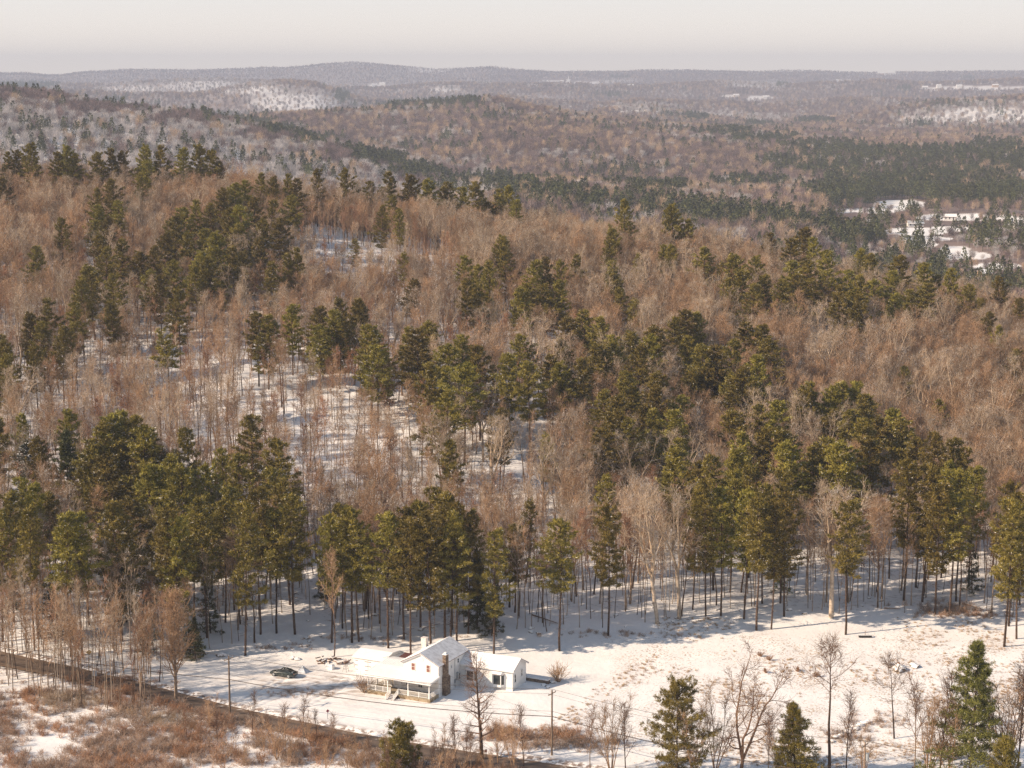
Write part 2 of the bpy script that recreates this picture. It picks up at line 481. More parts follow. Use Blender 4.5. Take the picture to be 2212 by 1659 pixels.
def build_ground():
    ys = np.concatenate([np.linspace(-300, 200, 26)[:-1], np.arange(200, 255, 3.0), np.arange(255, 350, 0.36), np.arange(350, 720, 1.4)])
    g = [ys[-1] + 2]
    while g[-1] < 13500: g.append(g[-1] * 1.0075)
    ys = np.concatenate([ys, g])
    ss = np.concatenate([np.linspace(-1.1, -0.36, 60)[:-1], np.linspace(-0.36, 0.34, 820), np.linspace(0.34, 1.1, 60)[1:]])
    Yg, Sg = np.meshgrid(ys, ss, indexing='ij')
    Xg = Sg * np.maximum(Yg, 220.0)
    Z = terrain(Xg, Yg)
    ny, nx = Yg.shape
    rd = road_dist(Xg, Yg).reshape(Yg.shape)
    Z -= 0.22 * (1 - sstep(2.2, 3.6, rd)); Z += 0.18 * np.exp(-((rd - 4.1) / 0.7) ** 2)
    tr_d = track_dist(Xg, Yg).reshape(Yg.shape)
    rut = np.exp(-((np.abs(tr_d) - 0.8) / 0.30) ** 2)
    Z -= 0.13 * rut
    V = np.stack([Xg, Yg, Z], -1).reshape(-1, 3)
    i = np.arange(ny - 1)[:, None] * nx + np.arange(nx - 1)[None, :]
    F = np.stack([i, i + 1, i + nx + 1, i + nx], -1).reshape(-1, 4)
    me = np_mesh('snowy_ground', V, F, [], smooth=True)
    dep = Yg * CP - (Z - CAM_H) * SP
    px = 1106 + FD * Xg / np.maximum(dep, 1); py = 829.5 - FD * (Yg * SP + (Z - CAM_H) * CP) / np.maximum(dep, 1)
    n1 = fbm(Xg / 60, Yg / 60, 41, 4)
    # cover: 0 clean snow, 1 leaf litter and twigs seen through the woods
    woods = sstep(330, 345, Yg) * 0.30 - sstep(1200, 1500, Yg) * 0.12 * (1 - sstep(1000, 1150, px)) + sstep(2100, 2500, Yg) * 0.35 + sstep(4800, 5500, Yg) * 0.2 + sstep(900, 1300, Yg) * sstep(1000, 1150, px) * 0.2
    nn = (n1 - 0.5) * 0.5
    fld = np.maximum(sstep(0, 0.35, np.maximum(blob(px, py, FIELDS), -0.5) + (fbm(Xg / 40, Yg / 40, 5, 3) - 0.5) * 0.8), 0)
    fld *= sstep(900, 1000, Yg)
    slp = sstep(0.0, 0.7, blob(px, py, SLOPES)) * sstep(1500, 2000, Yg)
    scrub = 0.42 * sstep(950, 1050, Yg) * (1 - sstep(2000, 2150, Yg)) * sstep(1650, 1750, px)
    cover = np.clip(woods + scrub + nn * sstep(330, 400, Yg), 0, 1) * (1 - 0.8 * fld) * (1 - 0.62 * slp)
    # weeds of the field in front of the woods
    tuft = sstep(1230, 1420, px) * (1 - sstep(325, 334, Yg)) * sstep(262, 275, Yg)
    low = (1 - sstep(0, 1, (rd - 2) / 2)) * 0
    below = ((py > np.interp(px.ravel(), [p[0] for p in ROADP], [p[1] for p in ROADP]).reshape(px.shape)) & (Yg < 345)).astype(float)
    drive = np.exp(-(((px - 640) / 130) ** 2 + ((py - 1475) / 22) ** 2)) + 0.7 * np.exp(-(((px - 740) / 60) ** 2 + ((py - 1490) / 25) ** 2))
    attr = {'cover': cover, 'weeds': np.clip(tuft + 0.9 * below * sstep(2.5, 5, rd) * sstep(1300, 1000, px) if False else tuft + 0.9 * below * sstep(2.5, 5, rd), 0, 1), 'verge': np.exp(-((rd - 3.4) / 0.9) ** 2) * (Yg < 345), 'drive': np.clip(drive + 0.55 * rut, 0, 1) * (Yg < 345), 'dist': sstep(2500, 9000, Yg)}
    for k, a in attr.items():
        at = me.attributes.new(k, 'FLOAT', 'POINT'); at.data.foreach_set('value', a.astype(np.float32).ravel())
    m, nt, b = material('snow_and_litter', 0.75, 0.15)
    def A(n):
        q = N(nt, 'ShaderNodeAttribute'); q.attribute_name = n; return q.outputs['Fac']
    geo = N(nt, 'ShaderNodeNewGeometry')
    def wn_(scale, det=4, sc=None):
        n = N(nt, 'ShaderNodeTexNoise'); n.inputs['Scale'].default_value = scale; n.inputs['Detail'].default_value = det
        n.inputs['Roughness'].default_value = 0.6
        if sc:
            mp = N(nt, 'ShaderNodeMapping'); mp.inputs['Scale'].default_value = sc; nt.links.new(geo.outputs['Position'], mp.inputs[0]); nt.links.new(mp.outputs[0], n.inputs['Vector'])
        else: nt.links.new(geo.outputs['Position'], n.inputs['Vector'])
        return n.outputs['Fac']
    snow = ramp(nt, wn_(0.15, 5), [(0.3, (0.80, 0.77, 0.75)), (0.7, (0.90, 0.885, 0.87))])
    litter = ramp(nt, wn_(0.02, 5), [(0.3, (0.17, 0.115, 0.095)), (0.7, (0.27, 0.20, 0.17))])
    # speckled litter in the woods
    spk = wn_(0.9, 5)
    mask = math_n(nt, 'ADD', A('cover'), math_n(nt, 'MULTIPLY', math_n(nt, 'SUBTRACT', spk, 0.5), 1.3))
    mfar = A('cover')
    mm = mixc(nt, A('dist'), maprange(nt, mask, 0.35, 0.75), maprange(nt, mfar, 0.0, 0.9))
    c = mixc(nt, mm, snow, litter)
    # weeds: fine straw and stems poking through
    wfine = wn_(2.6, 4); wbig = wn_(0.12, 4)
    wm = math_n(nt, 'MULTIPLY', maprange(nt, math_n(nt, 'ADD', math_n(nt, 'MULTIPLY', wfine, 0.65), math_n(nt, 'MULTIPLY', wbig, 0.35)), 0.535, 0.60), A('weeds'))
    straw = ramp(nt, wn_(0.5, 3), [(0.35, (0.22, 0.14, 0.09)), (0.65, (0.50, 0.36, 0.22))])
    c = mixc(nt, math_n(nt, 'MULTIPLY', wm, 0.8), c, straw)
    dm = math_n(nt, 'MULTIPLY', maprange(nt, wn_(0.8, 5, (0.35, 1.4, 1)), 0.46, 0.60), A('drive'))
    c = mixc(nt, math_n(nt, 'MULTIPLY', dm, 0.75), c, (0.30, 0.21, 0.15))
    vm = math_n(nt, 'MULTIPLY', maprange(nt, wn_(1.2, 5), 0.44, 0.56), A('verge'))
    c = mixc(nt, math_n(nt, 'MULTIPLY', vm, 0.9), c, (0.17, 0.10, 0.065))
    nt.links.new(c, b.inputs['Base Color'])
    bn = N(nt, 'ShaderNodeBump'); bn.inputs['Strength'].default_value = 0.35; bn.inputs['Distance'].default_value = 0.25
    nt.links.new(math_n(nt, 'ADD', wn_(1.1, 5), math_n(nt, 'MULTIPLY', wn_(0.25, 2), 1.5)), bn.inputs['Height'])
    nt.links.new(bn.outputs[0], b.inputs['Normal'])
    me.materials.append(m)
    o = put(bpy.data.objects.new('snowy_ground', me))
    tag(o, kind='structure')
build_ground()

def build_road():
    off = np.array([-2.75, -2.2, -1.7, -1.2, -0.7, 0.0, 0.7, 1.2, 1.7, 2.2, 2.75])
    d = np.gradient(road_pts, axis=0); d /= np.linalg.norm(d, axis=1)[:, None]
    nrm = np.stack([-d[:, 1], d[:, 0]], 1)
    P = road_pts[:, None, :] + nrm[:, None, :] * off[None, :, None]
    Zc = terrain(road_pts[:, 0], road_pts[:, 1])
    Z = terrain(P[..., 0], P[..., 1]) * 0.6 + Zc[:, None] * 0.4 - 0.05 + 0.05 * (1 - (off[None] / 2.75) ** 2)
    V = np.concatenate([P, Z[..., None]], -1).reshape(-1, 3)
    nx = len(off); i = np.arange(len(road_pts) - 1)[:, None] * nx + np.arange(nx - 1)[None]
    F = np.stack([i, i + 1, i + nx + 1, i + nx], -1).reshape(-1, 4)
    me = np_mesh('road', V, F, [], smooth=True)
    across = np.broadcast_to(np.abs(off)[None], P.shape[:2]).astype(np.float32)
    at = me.attributes.new('across', 'FLOAT', 'POINT'); at.data.foreach_set('value', across.ravel())
    m, nt, b = material('worn_asphalt', 0.7, 0.3)
    q = N(nt, 'ShaderNodeAttribute'); q.attribute_name = 'across'
    base = ramp(nt, noise(nt, 0.6, 5), [(0.3, (0.12, 0.085, 0.062)), (0.7, (0.26, 0.195, 0.15))])
    mid = maprange(nt, math_n(nt, 'ADD', q.outputs['Fac'], noise(nt, 1.0, 3)), 1.9, 3.0)
    trk = math_n(nt, 'ABSOLUTE', math_n(nt, 'SUBTRACT', math_n(nt, 'ABSOLUTE', math_n(nt, 'SUBTRACT', q.outputs['Fac'], 1.2)), 0.0))
    c0 = mixc(nt, math_n(nt, 'MULTIPLY', maprange(nt, math_n(nt, 'ADD', trk, math_n(nt, 'MULTIPLY', noise(nt, 0.8, 4), 0.6)), 0.35, 0.9), 0.55), (0.10, 0.072, 0.055), base)
    c = mixc(nt, mid, c0, (0.19, 0.125, 0.08))
    sn = math_n(nt, 'MULTIPLY', maprange(nt, noise(nt, 0.9, 4), 0.6, 0.7), maprange(nt, q.outputs['Fac'], 1.2, 2.6))
    c = mixc(nt, sn, c, SNOW)
    nt.links.new(c, b.inputs['Base Color'])
    bump(nt, b, noise(nt, 6, 3), 0.3, 0.03)
    me.materials.append(m)
    tag(put(bpy.data.objects.new('road', me)), kind='structure')
build_road()

# ------------------------------------------------------------------ tree prototypes
class Segs:
    def __init__(self): self.a = []; self.b = []; self.r0 = []; self.r1 = []; self.n = []
    def add(self, a, b, r0, r1, n=3):
        self.a.append(a); self.b.append(b); self.r0.append(r0); self.r1.append(r1); self.n.append(n)
    def tris(self):
        if not self.a: return np.zeros((0, 3)), np.zeros((0, 4), int)
        A = np.array(self.a); B = np.array(self.b); R0 = np.array(self.r0); R1 = np.array(self.r1); NN = np.array(self.n)
        D = B - A; L = np.linalg.norm(D, axis=1, keepdims=True); D = D / np.maximum(L, 1e-6)
        up = np.where(np.abs(D[:, 2:3]) < 0.9, np.array([[0, 0, 1.0]]), np.array([[1.0, 0, 0]]))
        S = np.cross(D, up); S /= np.linalg.norm(S, axis=1, keepdims=True); T = np.cross(D, S)
        vs, fs, base = [], [], 0
        for n in sorted(set(self.n)):
            k = np.nonzero(NN == n)[0]
            ang = 2 * math.pi * np.arange(n) / n + math.pi / 2
            c = np.cos(ang)[None, :, None]; s_ = np.sin(ang)[None, :, None]
            ring = S[k][:, None] * c + T[k][:, None] * s_
            r0 = A[k][:, None] + ring * R0[k][:, None, None]; r1 = B[k][:, None] + ring * R1[k][:, None, None]
            v = np.concatenate([r0, r1], 1).reshape(-1, 3)
            o = base + np.arange(len(k))[:, None] * 2 * n
            j = np.arange(n)[None]; j2 = (j + 1) % n
            fs.append(np.stack([o + j, o + n + j, o + n + j2, o + j2], -1).reshape(-1, 4))
            vs.append(v); base += len(v)
        return np.concatenate(vs), np.concatenate(fs)
    def mesh(self, name, mat, smooth=False):
        v, f = self.tris()
        return np_mesh(name, v, f, [mat], smooth=smooth)

def unit(v): return v / max(1e-9, np.linalg.norm(v))

def side_dir(rng, d, ang, az=None):
    az = rng.uniform(0, 2 * math.pi) if az is None else az
    up = np.array([0, 0, 1.0]) if abs(d[2]) < 0.95 else np.array([1.0, 0, 0])
    s = unit(np.cross(d, up)); t = np.cross(d, s)
    return unit(d * math.cos(ang) + (s * math.cos(az) + t * math.sin(az)) * math.sin(ang))

def grow(rng, segs, p, d, L, r, n, level, P, r_end=None, sides=None):
    """a bent shoot, returns its points, directions and radii"""
    pts = [p]; ds = [d]; rs = [r]
    r_end = r * 0.35 if r_end is None else r_end
    for i in range(n):
        d = unit(d + rng.normal(0, P['wob'][level], 3) + np.array([0, 0, P['trop'][level]]))
        q = p + d * (L / n)
        ra = r + (r_end - r) * i / n; rb = r + (r_end - r) * (i + 1) / n
        segs.add(p, q, ra, rb, sides or (6 if level == 0 else 4 if level == 1 else 3))
        p = q; pts.append(p); ds.append(d); rs.append(rb)
    return pts, ds, rs

def at(pts, ds, rs, t):
    x = t * (len(pts) - 1); i = min(int(x), len(pts) - 2); f = x - i
    return pts[i] * (1 - f) + pts[i + 1] * f, ds[i + 1], rs[i] * (1 - f) + rs[i + 1] * f

def hardwood(seed, h=17, r=0.2, base=0.45, n1=11, n2=7, n3=6, spread=0.30, fork=0, lean=0.03, ang1=(30, 55), trop=0.10, tw=0.022, wob=0.10, n4=0):
    rng = np.random.default_rng(seed)
    tr, cr = Segs(), Segs()
    P = dict(wob=[0.035, wob, wob * 1.3, wob * 1.5, wob * 1.5], trop=[0.03, trop, trop * 0.8, trop * 0.5, 0.02])
    d = unit(np.array([rng.normal(0, lean), rng.normal(0, lean), 1.0]))
    stems = []
    if fork:
        pts, ds, rs = grow(rng, tr, np.array([0, 0, -0.4]), d, h * base, r, 4, 0, P, r * 0.8)
        for k in range(fork):
            dd = side_dir(rng, ds[-1], math.radians(rng.uniform(12, 28)), 2 * math.pi * k / fork + rng.uniform(-.5, .5))
            stems.append((grow(rng, cr, pts[-1] - ds[-1] * 0.15, dd, h * (1 - base) * rng.uniform(0.85, 1.05), r * 0.66, 7, 0, dict(wob=[wob * 0.7], trop=[0.08]), r * 0.1, 5), 0.12))
    else:
        pts, ds, rs = grow(rng, tr, np.array([0, 0, -0.4]), d, h * 0.97, r, 10, 0, P, r * 0.12)
        stems.append(((pts, ds, rs), base))
    for (pts, ds, rs), b0 in stems:
        nn = max(3, n1 // max(1, len(stems)))
        for k in range(nn):
            t = b0 + (1 - b0) * ((k + rng.uniform(0, 0.9)) / nn) ** 0.9
            p, dd, rr = at(pts, ds, rs, min(t, 0.985))
            tt = (t - b0) / (1 - b0)
            L = h * spread * (1.05 - 0.72 * tt ** 1.4) * rng.uniform(0.75, 1.2)
            if fork: L *= 0.75
            d1 = side_dir(rng, dd, math.radians(rng.uniform(*ang1)) * (1.1 - 0.4 * tt), k * 2.4 + rng.uniform(-.5, .5))
            q, e, s = grow(rng, cr, p, d1, L, max(0.03, min(rr * 0.55, 0.09 + 0.006 * L)), 5, 1, P, 0.025)
            for j in range(n2):
                t2 = 0.18 + 0.8 * (j + rng.uniform(0, .9)) / n2
                p2, dd2, r2 = at(q, e, s, min(t2, .98))
                L2 = L * (0.62 - 0.36 * t2) * rng.uniform(0.7, 1.25)
                d2 = side_dir(rng, dd2, math.radians(rng.uniform(28, 60)))
                q2, e2, s2 = grow(rng, cr, p2, d2, L2, max(0.02, r2 * 0.6), 3, 2, P, 0.014)
                for i in range(n3):
                    t3 = 0.12 + 0.86 * (i + rng.uniform(0, .9)) / n3
                    p3, dd3, r3 = at(q2, e2, s2, min(t3, .98))
                    L3 = rng.uniform(0.6, 1.5) * (0.6 + 0.03 * h)
                    d3 = side_dir(rng, dd3, math.radians(rng.uniform(20, 55)))
                    q3, e3, s3 = grow(rng, cr, p3, d3, L3, tw, 2, 3, P, tw * 0.45)
                    for _ in range(n4):
                        p4, dd4, _r = at(q3, e3, s3, rng.uniform(.15, .9))
                        grow(rng, cr, p4, side_dir(rng, dd4, math.radians(rng.uniform(25, 55))), L3 * rng.uniform(.3, .6), tw * 0.6, 1, 4, P, tw * 0.3)
    return tr, cr

def stub_trunk(rng, tr, h, r, base, dens=1.0):
    """bare dead branch stubs on a forest-grown conifer's lower trunk"""
    for _ in range(int(16 * dens)):
        z = rng.uniform(min(0.15, base * 0.5), base) * h
        a = rng.uniform(0, 2 * math.pi); L = rng.uniform(0.4, 1.8)
        d = np.array([math.cos(a), math.sin(a), rng.uniform(-0.25, 0.2)])
        tr.add(np.array([0, 0, z]), np.array([0, 0, z]) + d * L, 0.03, 0.012, 3)

def pine(seed, h=22, r=0.24, base=0.35, R=4.2, nb=64, nt=15, nn=9, tl=0.55, tw_=0.11, style='pine', thin=1.0, stubs=1.0):
    rng = np.random.default_rng(seed)
    tr = Segs(); P = dict(wob=[0.02], trop=[0.02])
    pts, ds, rs = grow(rng, tr, np.array([0, 0, -0.5]), np.array([rng.normal(0, .015), rng.normal(0, .015), 1.0]), h * 0.99 + .5, r, 8, 0, P, 0.03, 7)
    stub_trunk(rng, tr, h, r, base, stubs)
    limb = Segs()
    C = []; D = []; S = []
    lob = rng.uniform(0, 2 * math.pi, 4); la = rng.uniform(0.1, 0.35, 4)
    nwh = max(8, int(nb / 5))
    for k in range(nb):
        wh = int(k / 5)
        t = (wh + rng.uniform(-.25, .25)) / nwh
        t = min(max(t, 0), 1)
        az = k * 2 * math.pi / 5 + wh * 0.9 + rng.uniform(-.45, .45)
        asym = 1 + sum(la[i] * math.cos((i + 1) * az + lob[i] + t * 5 * (i % 2)) for i in range(4)) * 0.8
        if style == 'pine':
            prof = min(1.0, 0.48 + 1.5 * t) * (max(0.0, 1 - t) ** 0.5 * 1.08 + 0.06)
            el = math.radians(-4 + 48 * t ** 1.6 + rng.uniform(-8, 10))
        elif style == 'spire':
            prof = (1 - t) * 1.0 + 0.06
            el = math.radians(-12 + 45 * t + rng.uniform(-8, 8))
        else:
            prof = min(1.0, 0.2 + 2.5 * t) * min(1.0, (1 - t) * 3.5 + 0.15)
            el = math.radians(8 + 25 * t + rng.uniform(-8, 8))
        L = R * prof * asym * rng.uniform(0.62, 1.12)
        if rng.uniform() < 0.10: L *= 0.45
        z = (base + (0.985 - base) * t) * h
        p0, _d, _r = at(pts, ds, rs, z / h)
        d = np.array([math.cos(az) * math.cos(el), math.sin(az) * math.cos(el), math.sin(el)])
        up = 0.16 if style != 'spire' else 0.06
        p1 = p0 + d * L * 0.6; p2 = p1 + unit(d + np.array([0, 0, up * 1.8])) * L * 0.4
        limb.add(p0, p1, 0.045, 0.03, 3); limb.add(p1, p2, 0.03, 0.012, 3)
        n = max(4, int(nt * (0.35 + 0.65 * L / R) * thin))
        u = np.sqrt(rng.uniform(0.05, 1.0, n))
        lat = np.array([-math.sin(az), math.cos(az), 0])
        q = np.where(u[:, None] < 0.6, p0 + d * L * u[:, None], p1 + (p2 - p1) * ((u[:, None] - 0.6) / 0.4))
        w = rng.uniform(-1, 1, n) * 0.42 * L * u * (1.15 - 0.7 * u)
        q = q + lat * w[:, None] + rng.normal(0, 0.16, (n, 3)) + np.array([0, 0, 0.1])
        C.append(q)
        dd = d[None] * 0.8 + lat[None] * (w / max(L, .5) * 1.5)[:, None] + np.array([0, 0, 0.55]) + rng.normal(0, .25, (n, 3))
        D.append(dd / np.linalg.norm(dd, axis=1, keepdims=True)); S.append(rng.uniform(.75, 1.25, n))
    # leader tufts
    C.append(np.array([[0, 0, 0]]) * np.ones((8, 1)) + pts[-1] + rng.normal(0, .18, (8, 3)) - np.array([0, 0, .3])); D.append(np.tile([[0, 0, 1.0]], (8, 1))); S.append(np.full(8, .9))
    C = np.concatenate(C); D = np.concatenate(D); S = np.concatenate(S)
    n = len(C)
    C = np.repeat(C, nn, 0); D = np.repeat(D, nn, 0); S = np.repeat(S, nn)
    m = len(C)
    dd = D + rng.normal(0, 0.62, (m, 3)); dd /= np.linalg.norm(dd, axis=1, keepdims=True)
    side = np.cross(dd, rng.normal(0, 1, (m, 3))); side /= np.linalg.norm(side, axis=1, keepdims=True)
    L = tl * S * rng.uniform(.6, 1.2, m); st = C + rng.normal(0, 0.09, (m, 3))
    v0 = st - side * (tw_ * 0.5 * S)[:, None]; v1 = st + side * (tw_ * 0.5 * S)[:, None]; v2 = st + dd * L[:, None]
    V = np.stack([v0, v1, v2], 1).reshape(-1, 3); F = np.arange(m * 3).reshape(-1, 3)
    return tr, limb, V, F

def pine_mesh(name, limb, V, F, mat, bark_mat):
    lv, lf = limb.tris()
    # limbs as triangles so that one mesh keeps one face size
    lt = np.concatenate([lf[:, [0, 1, 2]], lf[:, [0, 2, 3]]]) + len(V)
    allv = np.concatenate([V, lv]); allf = np.concatenate([F, lt])
    fm = np.concatenate([np.zeros(len(F), int), np.ones(len(lt), int)])
    return np_mesh(name, allv, allf, [mat, bark_mat], fm)

PROTO = {}
def add_bare(key, tr, cr, bm, tm):
    PROTO[key] = (tr.mesh('trunk', M[bm], True), cr.mesh('crown', M[tm]))
def add_pine(key, res, mat='needle', bm='bark_dark'):
    tr, limb, V, F = res
    PROTO[key] = (tr.mesh('trunk', M[bm], True), pine_mesh('crown', limb, V, F, M[mat], M[bm]))

for i in range(6): add_bare(f'wood{i}', *hardwood(100 + i, 16 + i % 3, 0.17 + 0.02 * (i % 3), 0.42 + 0.05 * (i % 3), 13, 7, 5, 0.28, tw=0.02), ['bark_grey', 'bark_dark'][i % 2], ['twig', 'twig', 'twig_snow'][i % 3])
for i in range(3): add_bare(f'oak{i}', *hardwood(140 + i, 17, 0.30, 0.30, 18, 8, 6, 0.42, fork=3, wob=0.18, tw=0.02), 'bark_grey', ['twig', 'twig_snow', 'twig'][i])
for i in range(3): add_bare(f'pale{i}', *hardwood(160 + i, 20, 0.34, 0.38, 18, 7, 6, 0.38, fork=3, wob=0.18, tw=0.02), 'bark_pale', 'twig_pale')
for i in range(4): add_bare(f'pole{i}', *hardwood(180 + i, 14 + i, 0.085, 0.5, 8, 4, 4, 0.16, tw=0.018, lean=0.05, ang1=(22, 42)), ['bark_grey', 'bark_dark', 'bark_grey', 'bark_pale'][i], ['twig', 'twig_red', 'twig', 'twig_pale'][i])
for i in range(3): add_bare(f'red{i}', *hardwood(200 + i, 15, 0.13, 0.35, 12, 7, 7, 0.22, ang1=(20, 40), tw=0.022), 'bark_grey', 'twig_red')
for i in range(5): add_pine(f'pine{i}', pine(300 + i, 22, 0.22, 0.26 + 0.07 * (i % 3), 4.0 + 0.5 * (i % 2), (70, 85, 62, 78, 66)[i], (27, 24, 26, 22, 27)[i], 11, 0.58, 0.14), 'needle')
for i in range(3): add_pine(f'tall{i}', pine(320 + i, 25, 0.19, (0.36, 0.42, 0.48)[i], 3.7, 72, 20, 10, 0.55, 0.13, stubs=2.2), 'needle')
for i in range(2): add_pine(f'hemlock{i}', pine(340 + i, 17, 0.2, 0.12, 3.4, 90, 22, 10, 0.5, 0.14, style='spire'), 'needle_dark')
add_pine('snowpine0', pine(350, 15, 0.18, 0.10, 3.4, 80, 20, 9, 0.5, 0.15, style='spire'), 'needle_snow')
add_pine('slimhem', pine(361, 14, 0.14, 0.12, 2.8, 60, 14, 8, 0.5, 0.12, style='spire'), 'needle_dark')
add_pine('slim0', pine(360, 19, 0.16, 0.45, 2.4, 50, 14, 8, 0.5, 0.12), 'needle')

def join_mesh(key):
    """trunk and crown of a prototype as one mesh, for the trees of the wood beyond counting"""
    a, b = PROTO[key]
    tmp = bpy.data.meshes.new('tree_' + key)
    import bmesh
    bm = bmesh.new(); bm.from_mesh(a); n0 = len(bm.faces)
    bm.from_mesh(b)
    na = len(a.materials)
    bm.faces.ensure_lookup_table()
    for i in range(n0, len(bm.faces)): bm.faces[i].material_index += na
    bm.to_mesh(tmp); bm.free()
    for m in list(a.materials) + list(b.materials): tmp.materials.append(m)
    return tmp

def far_bare(seed, h, R, n, w, mat, snow=False):
    rng = np.random.default_rng(seed)
    az = rng.uniform(0, 2 * math.pi, n); u = rng.uniform(0, 1, n) ** 0.6
    z0 = h * rng.uniform(0.30, 0.85, n)
    st = np.stack([np.cos(az) * u * R * .6, np.sin(az) * u * R * .6, z0], 1)
    d = np.stack([np.cos(az) * .5 * u, np.sin(az) * .5 * u, rng.uniform(.5, 1.2, n)], 1) + rng.normal(0, .25, (n, 3))
    d /= np.linalg.norm(d, axis=1, keepdims=True)
    L = (h - z0) * rng.uniform(.5, 1.1, n) + 0.8
    side = np.cross(d, rng.normal(0, 1, (n, 3))); side /= np.linalg.norm(side, axis=1, keepdims=True)
    V = np.stack([st - side * w, st + side * w, st + d * L[:, None]], 1).reshape(-1, 3)
    F = np.arange(3 * n).reshape(-1, 3)
    tv = []; tf = []
    b = len(V)
    for k in range(3):
        a = k * 2.1; tv += [(math.cos(a) * .2, math.sin(a) * .2, -1)]
    tv.append((0, 0, h * .8)); tf = [(b, b + 1, b + 3), (b + 1, b + 2, b + 3), (b + 2, b, b + 3)]
    V = np.concatenate([V, np.array(tv)]); F = np.concatenate([F, np.array(tf)])
    return np_mesh('far_tree', V, F, [M[mat]])

def far_pine(seed, h, R, n, mat):
    rng = np.random.default_rng(seed)
    t = rng.uniform(0, 1, n) ** 1.1; az = rng.uniform(0, 2 * math.pi, n)
    rr = R * np.minimum(1, (1 - t) * 1.6 + .08) * rng.uniform(.4, 1.1, n) * (1 + .3 * np.cos(az * 2 + seed))
    st = np.stack([np.cos(az) * rr, np.sin(az) * rr, h * (.2 + .78 * t)], 1)
    d = np.stack([np.cos(az) * .6, np.sin(az) * .6, np.full(n, .7)], 1) + rng.normal(0, .4, (n, 3))
    d /= np.linalg.norm(d, axis=1, keepdims=True)
    side = np.cross(d, rng.normal(0, 1, (n, 3))); side /= np.linalg.norm(side, axis=1, keepdims=True)
    L = rng.uniform(1.0, 1.9, n)
    V = np.stack([st - side * .55, st + side * .55, st + d * L[:, None]], 1).reshape(-1, 3)
    F = np.arange(3 * n).reshape(-1, 3)
    b = len(V)
    tv = [(.25, 0, -1), (-.15, .2, -1), (-.15, -.2, -1), (0, 0, h * .9)]
    V = np.concatenate([V, np.array(tv)]); F = np.concatenate([F, np.array([(b, b + 1, b + 3), (b + 1, b + 2, b + 3), (b + 2, b, b + 3)])])
    return np_mesh('far_pine', V, F, [M[mat]])

def scatter(name, protos, pts, idx, rot, scl, label, cat):
    """one object that carries a whole mass of trees"""
    pc = bpy.data.collections.new('kinds_of_' + name)
    for k, me in enumerate(protos):
        pc.objects.link(bpy.data.objects.new(f'{name}_kind.{k:03d}', me))
    me = bpy.data.meshes.new(name)
    me.vertices.add(len(pts)); me.vertices.foreach_set('co', np.asarray(pts, np.float32).ravel())
    for nm, ty, arr in (('kind', 'INT', idx), ('turn', 'FLOAT', rot), ('size', 'FLOAT', scl)):
        a = me.attributes.new(nm, ty, 'POINT'); a.data.foreach_set('value', np.asarray(arr, np.int32 if ty == 'INT' else np.float32))
    o = put(bpy.data.objects.new(name, me))
    g = bpy.data.node_groups.new(name + '_nodes', 'GeometryNodeTree')
    g.interface.new_socket('Geometry', in_out='INPUT', socket_type='NodeSocketGeometry')
    g.interface.new_socket('Geometry', in_out='OUTPUT', socket_type='NodeSocketGeometry')
    gi = g.nodes.new('NodeGroupInput'); go = g.nodes.new('NodeGroupOutput')
    ci = g.nodes.new('GeometryNodeCollectionInfo'); ci.inputs['Collection'].default_value = pc
    ci.inputs['Separate Children'].default_value = True; ci.inputs['Reset Children'].default_value = True
    ip = g.nodes.new('GeometryNodeInstanceOnPoints'); ip.inputs['Pick Instance'].default_value = True
    def na(nm, ty):
        n = g.nodes.new('GeometryNodeInputNamedAttribute'); n.data_type = ty; n.inputs['Name'].default_value = nm; return n.outputs['Attribute']
    cx = g.nodes.new('ShaderNodeCombineXYZ')
    g.links.new(na('turn', 'FLOAT'), cx.inputs['Z'])
    g.links.new(gi.outputs[0], ip.inputs['Points']); g.links.new(ci.outputs[0], ip.inputs['Instance'])
    g.links.new(na('kind', 'INT'), ip.inputs['Instance Index']); g.links.new(cx.outputs[0], ip.inputs['Rotation'])
    g.links.new(na('size', 'FLOAT'), ip.inputs['Scale']); g.links.new(ip.outputs[0], go.inputs[0])
    md = o.modifiers.new('trees', 'NODES'); md.node_group = g
    tag(o, label, cat, kind='stuff')
    return o

def place_tree(name, key, x, y, z, scale, rz, label, cat, group=None, sz=None):
    r = empty(name, (x, y, z), rz)
    r.scale = (scale, scale, (sz or scale))
    tag(r, label, cat, group)
    a, b = PROTO[key]
    put(bpy.data.objects.new('trunk', a), r); put(bpy.data.objects.new('crown', b), r)
    return r

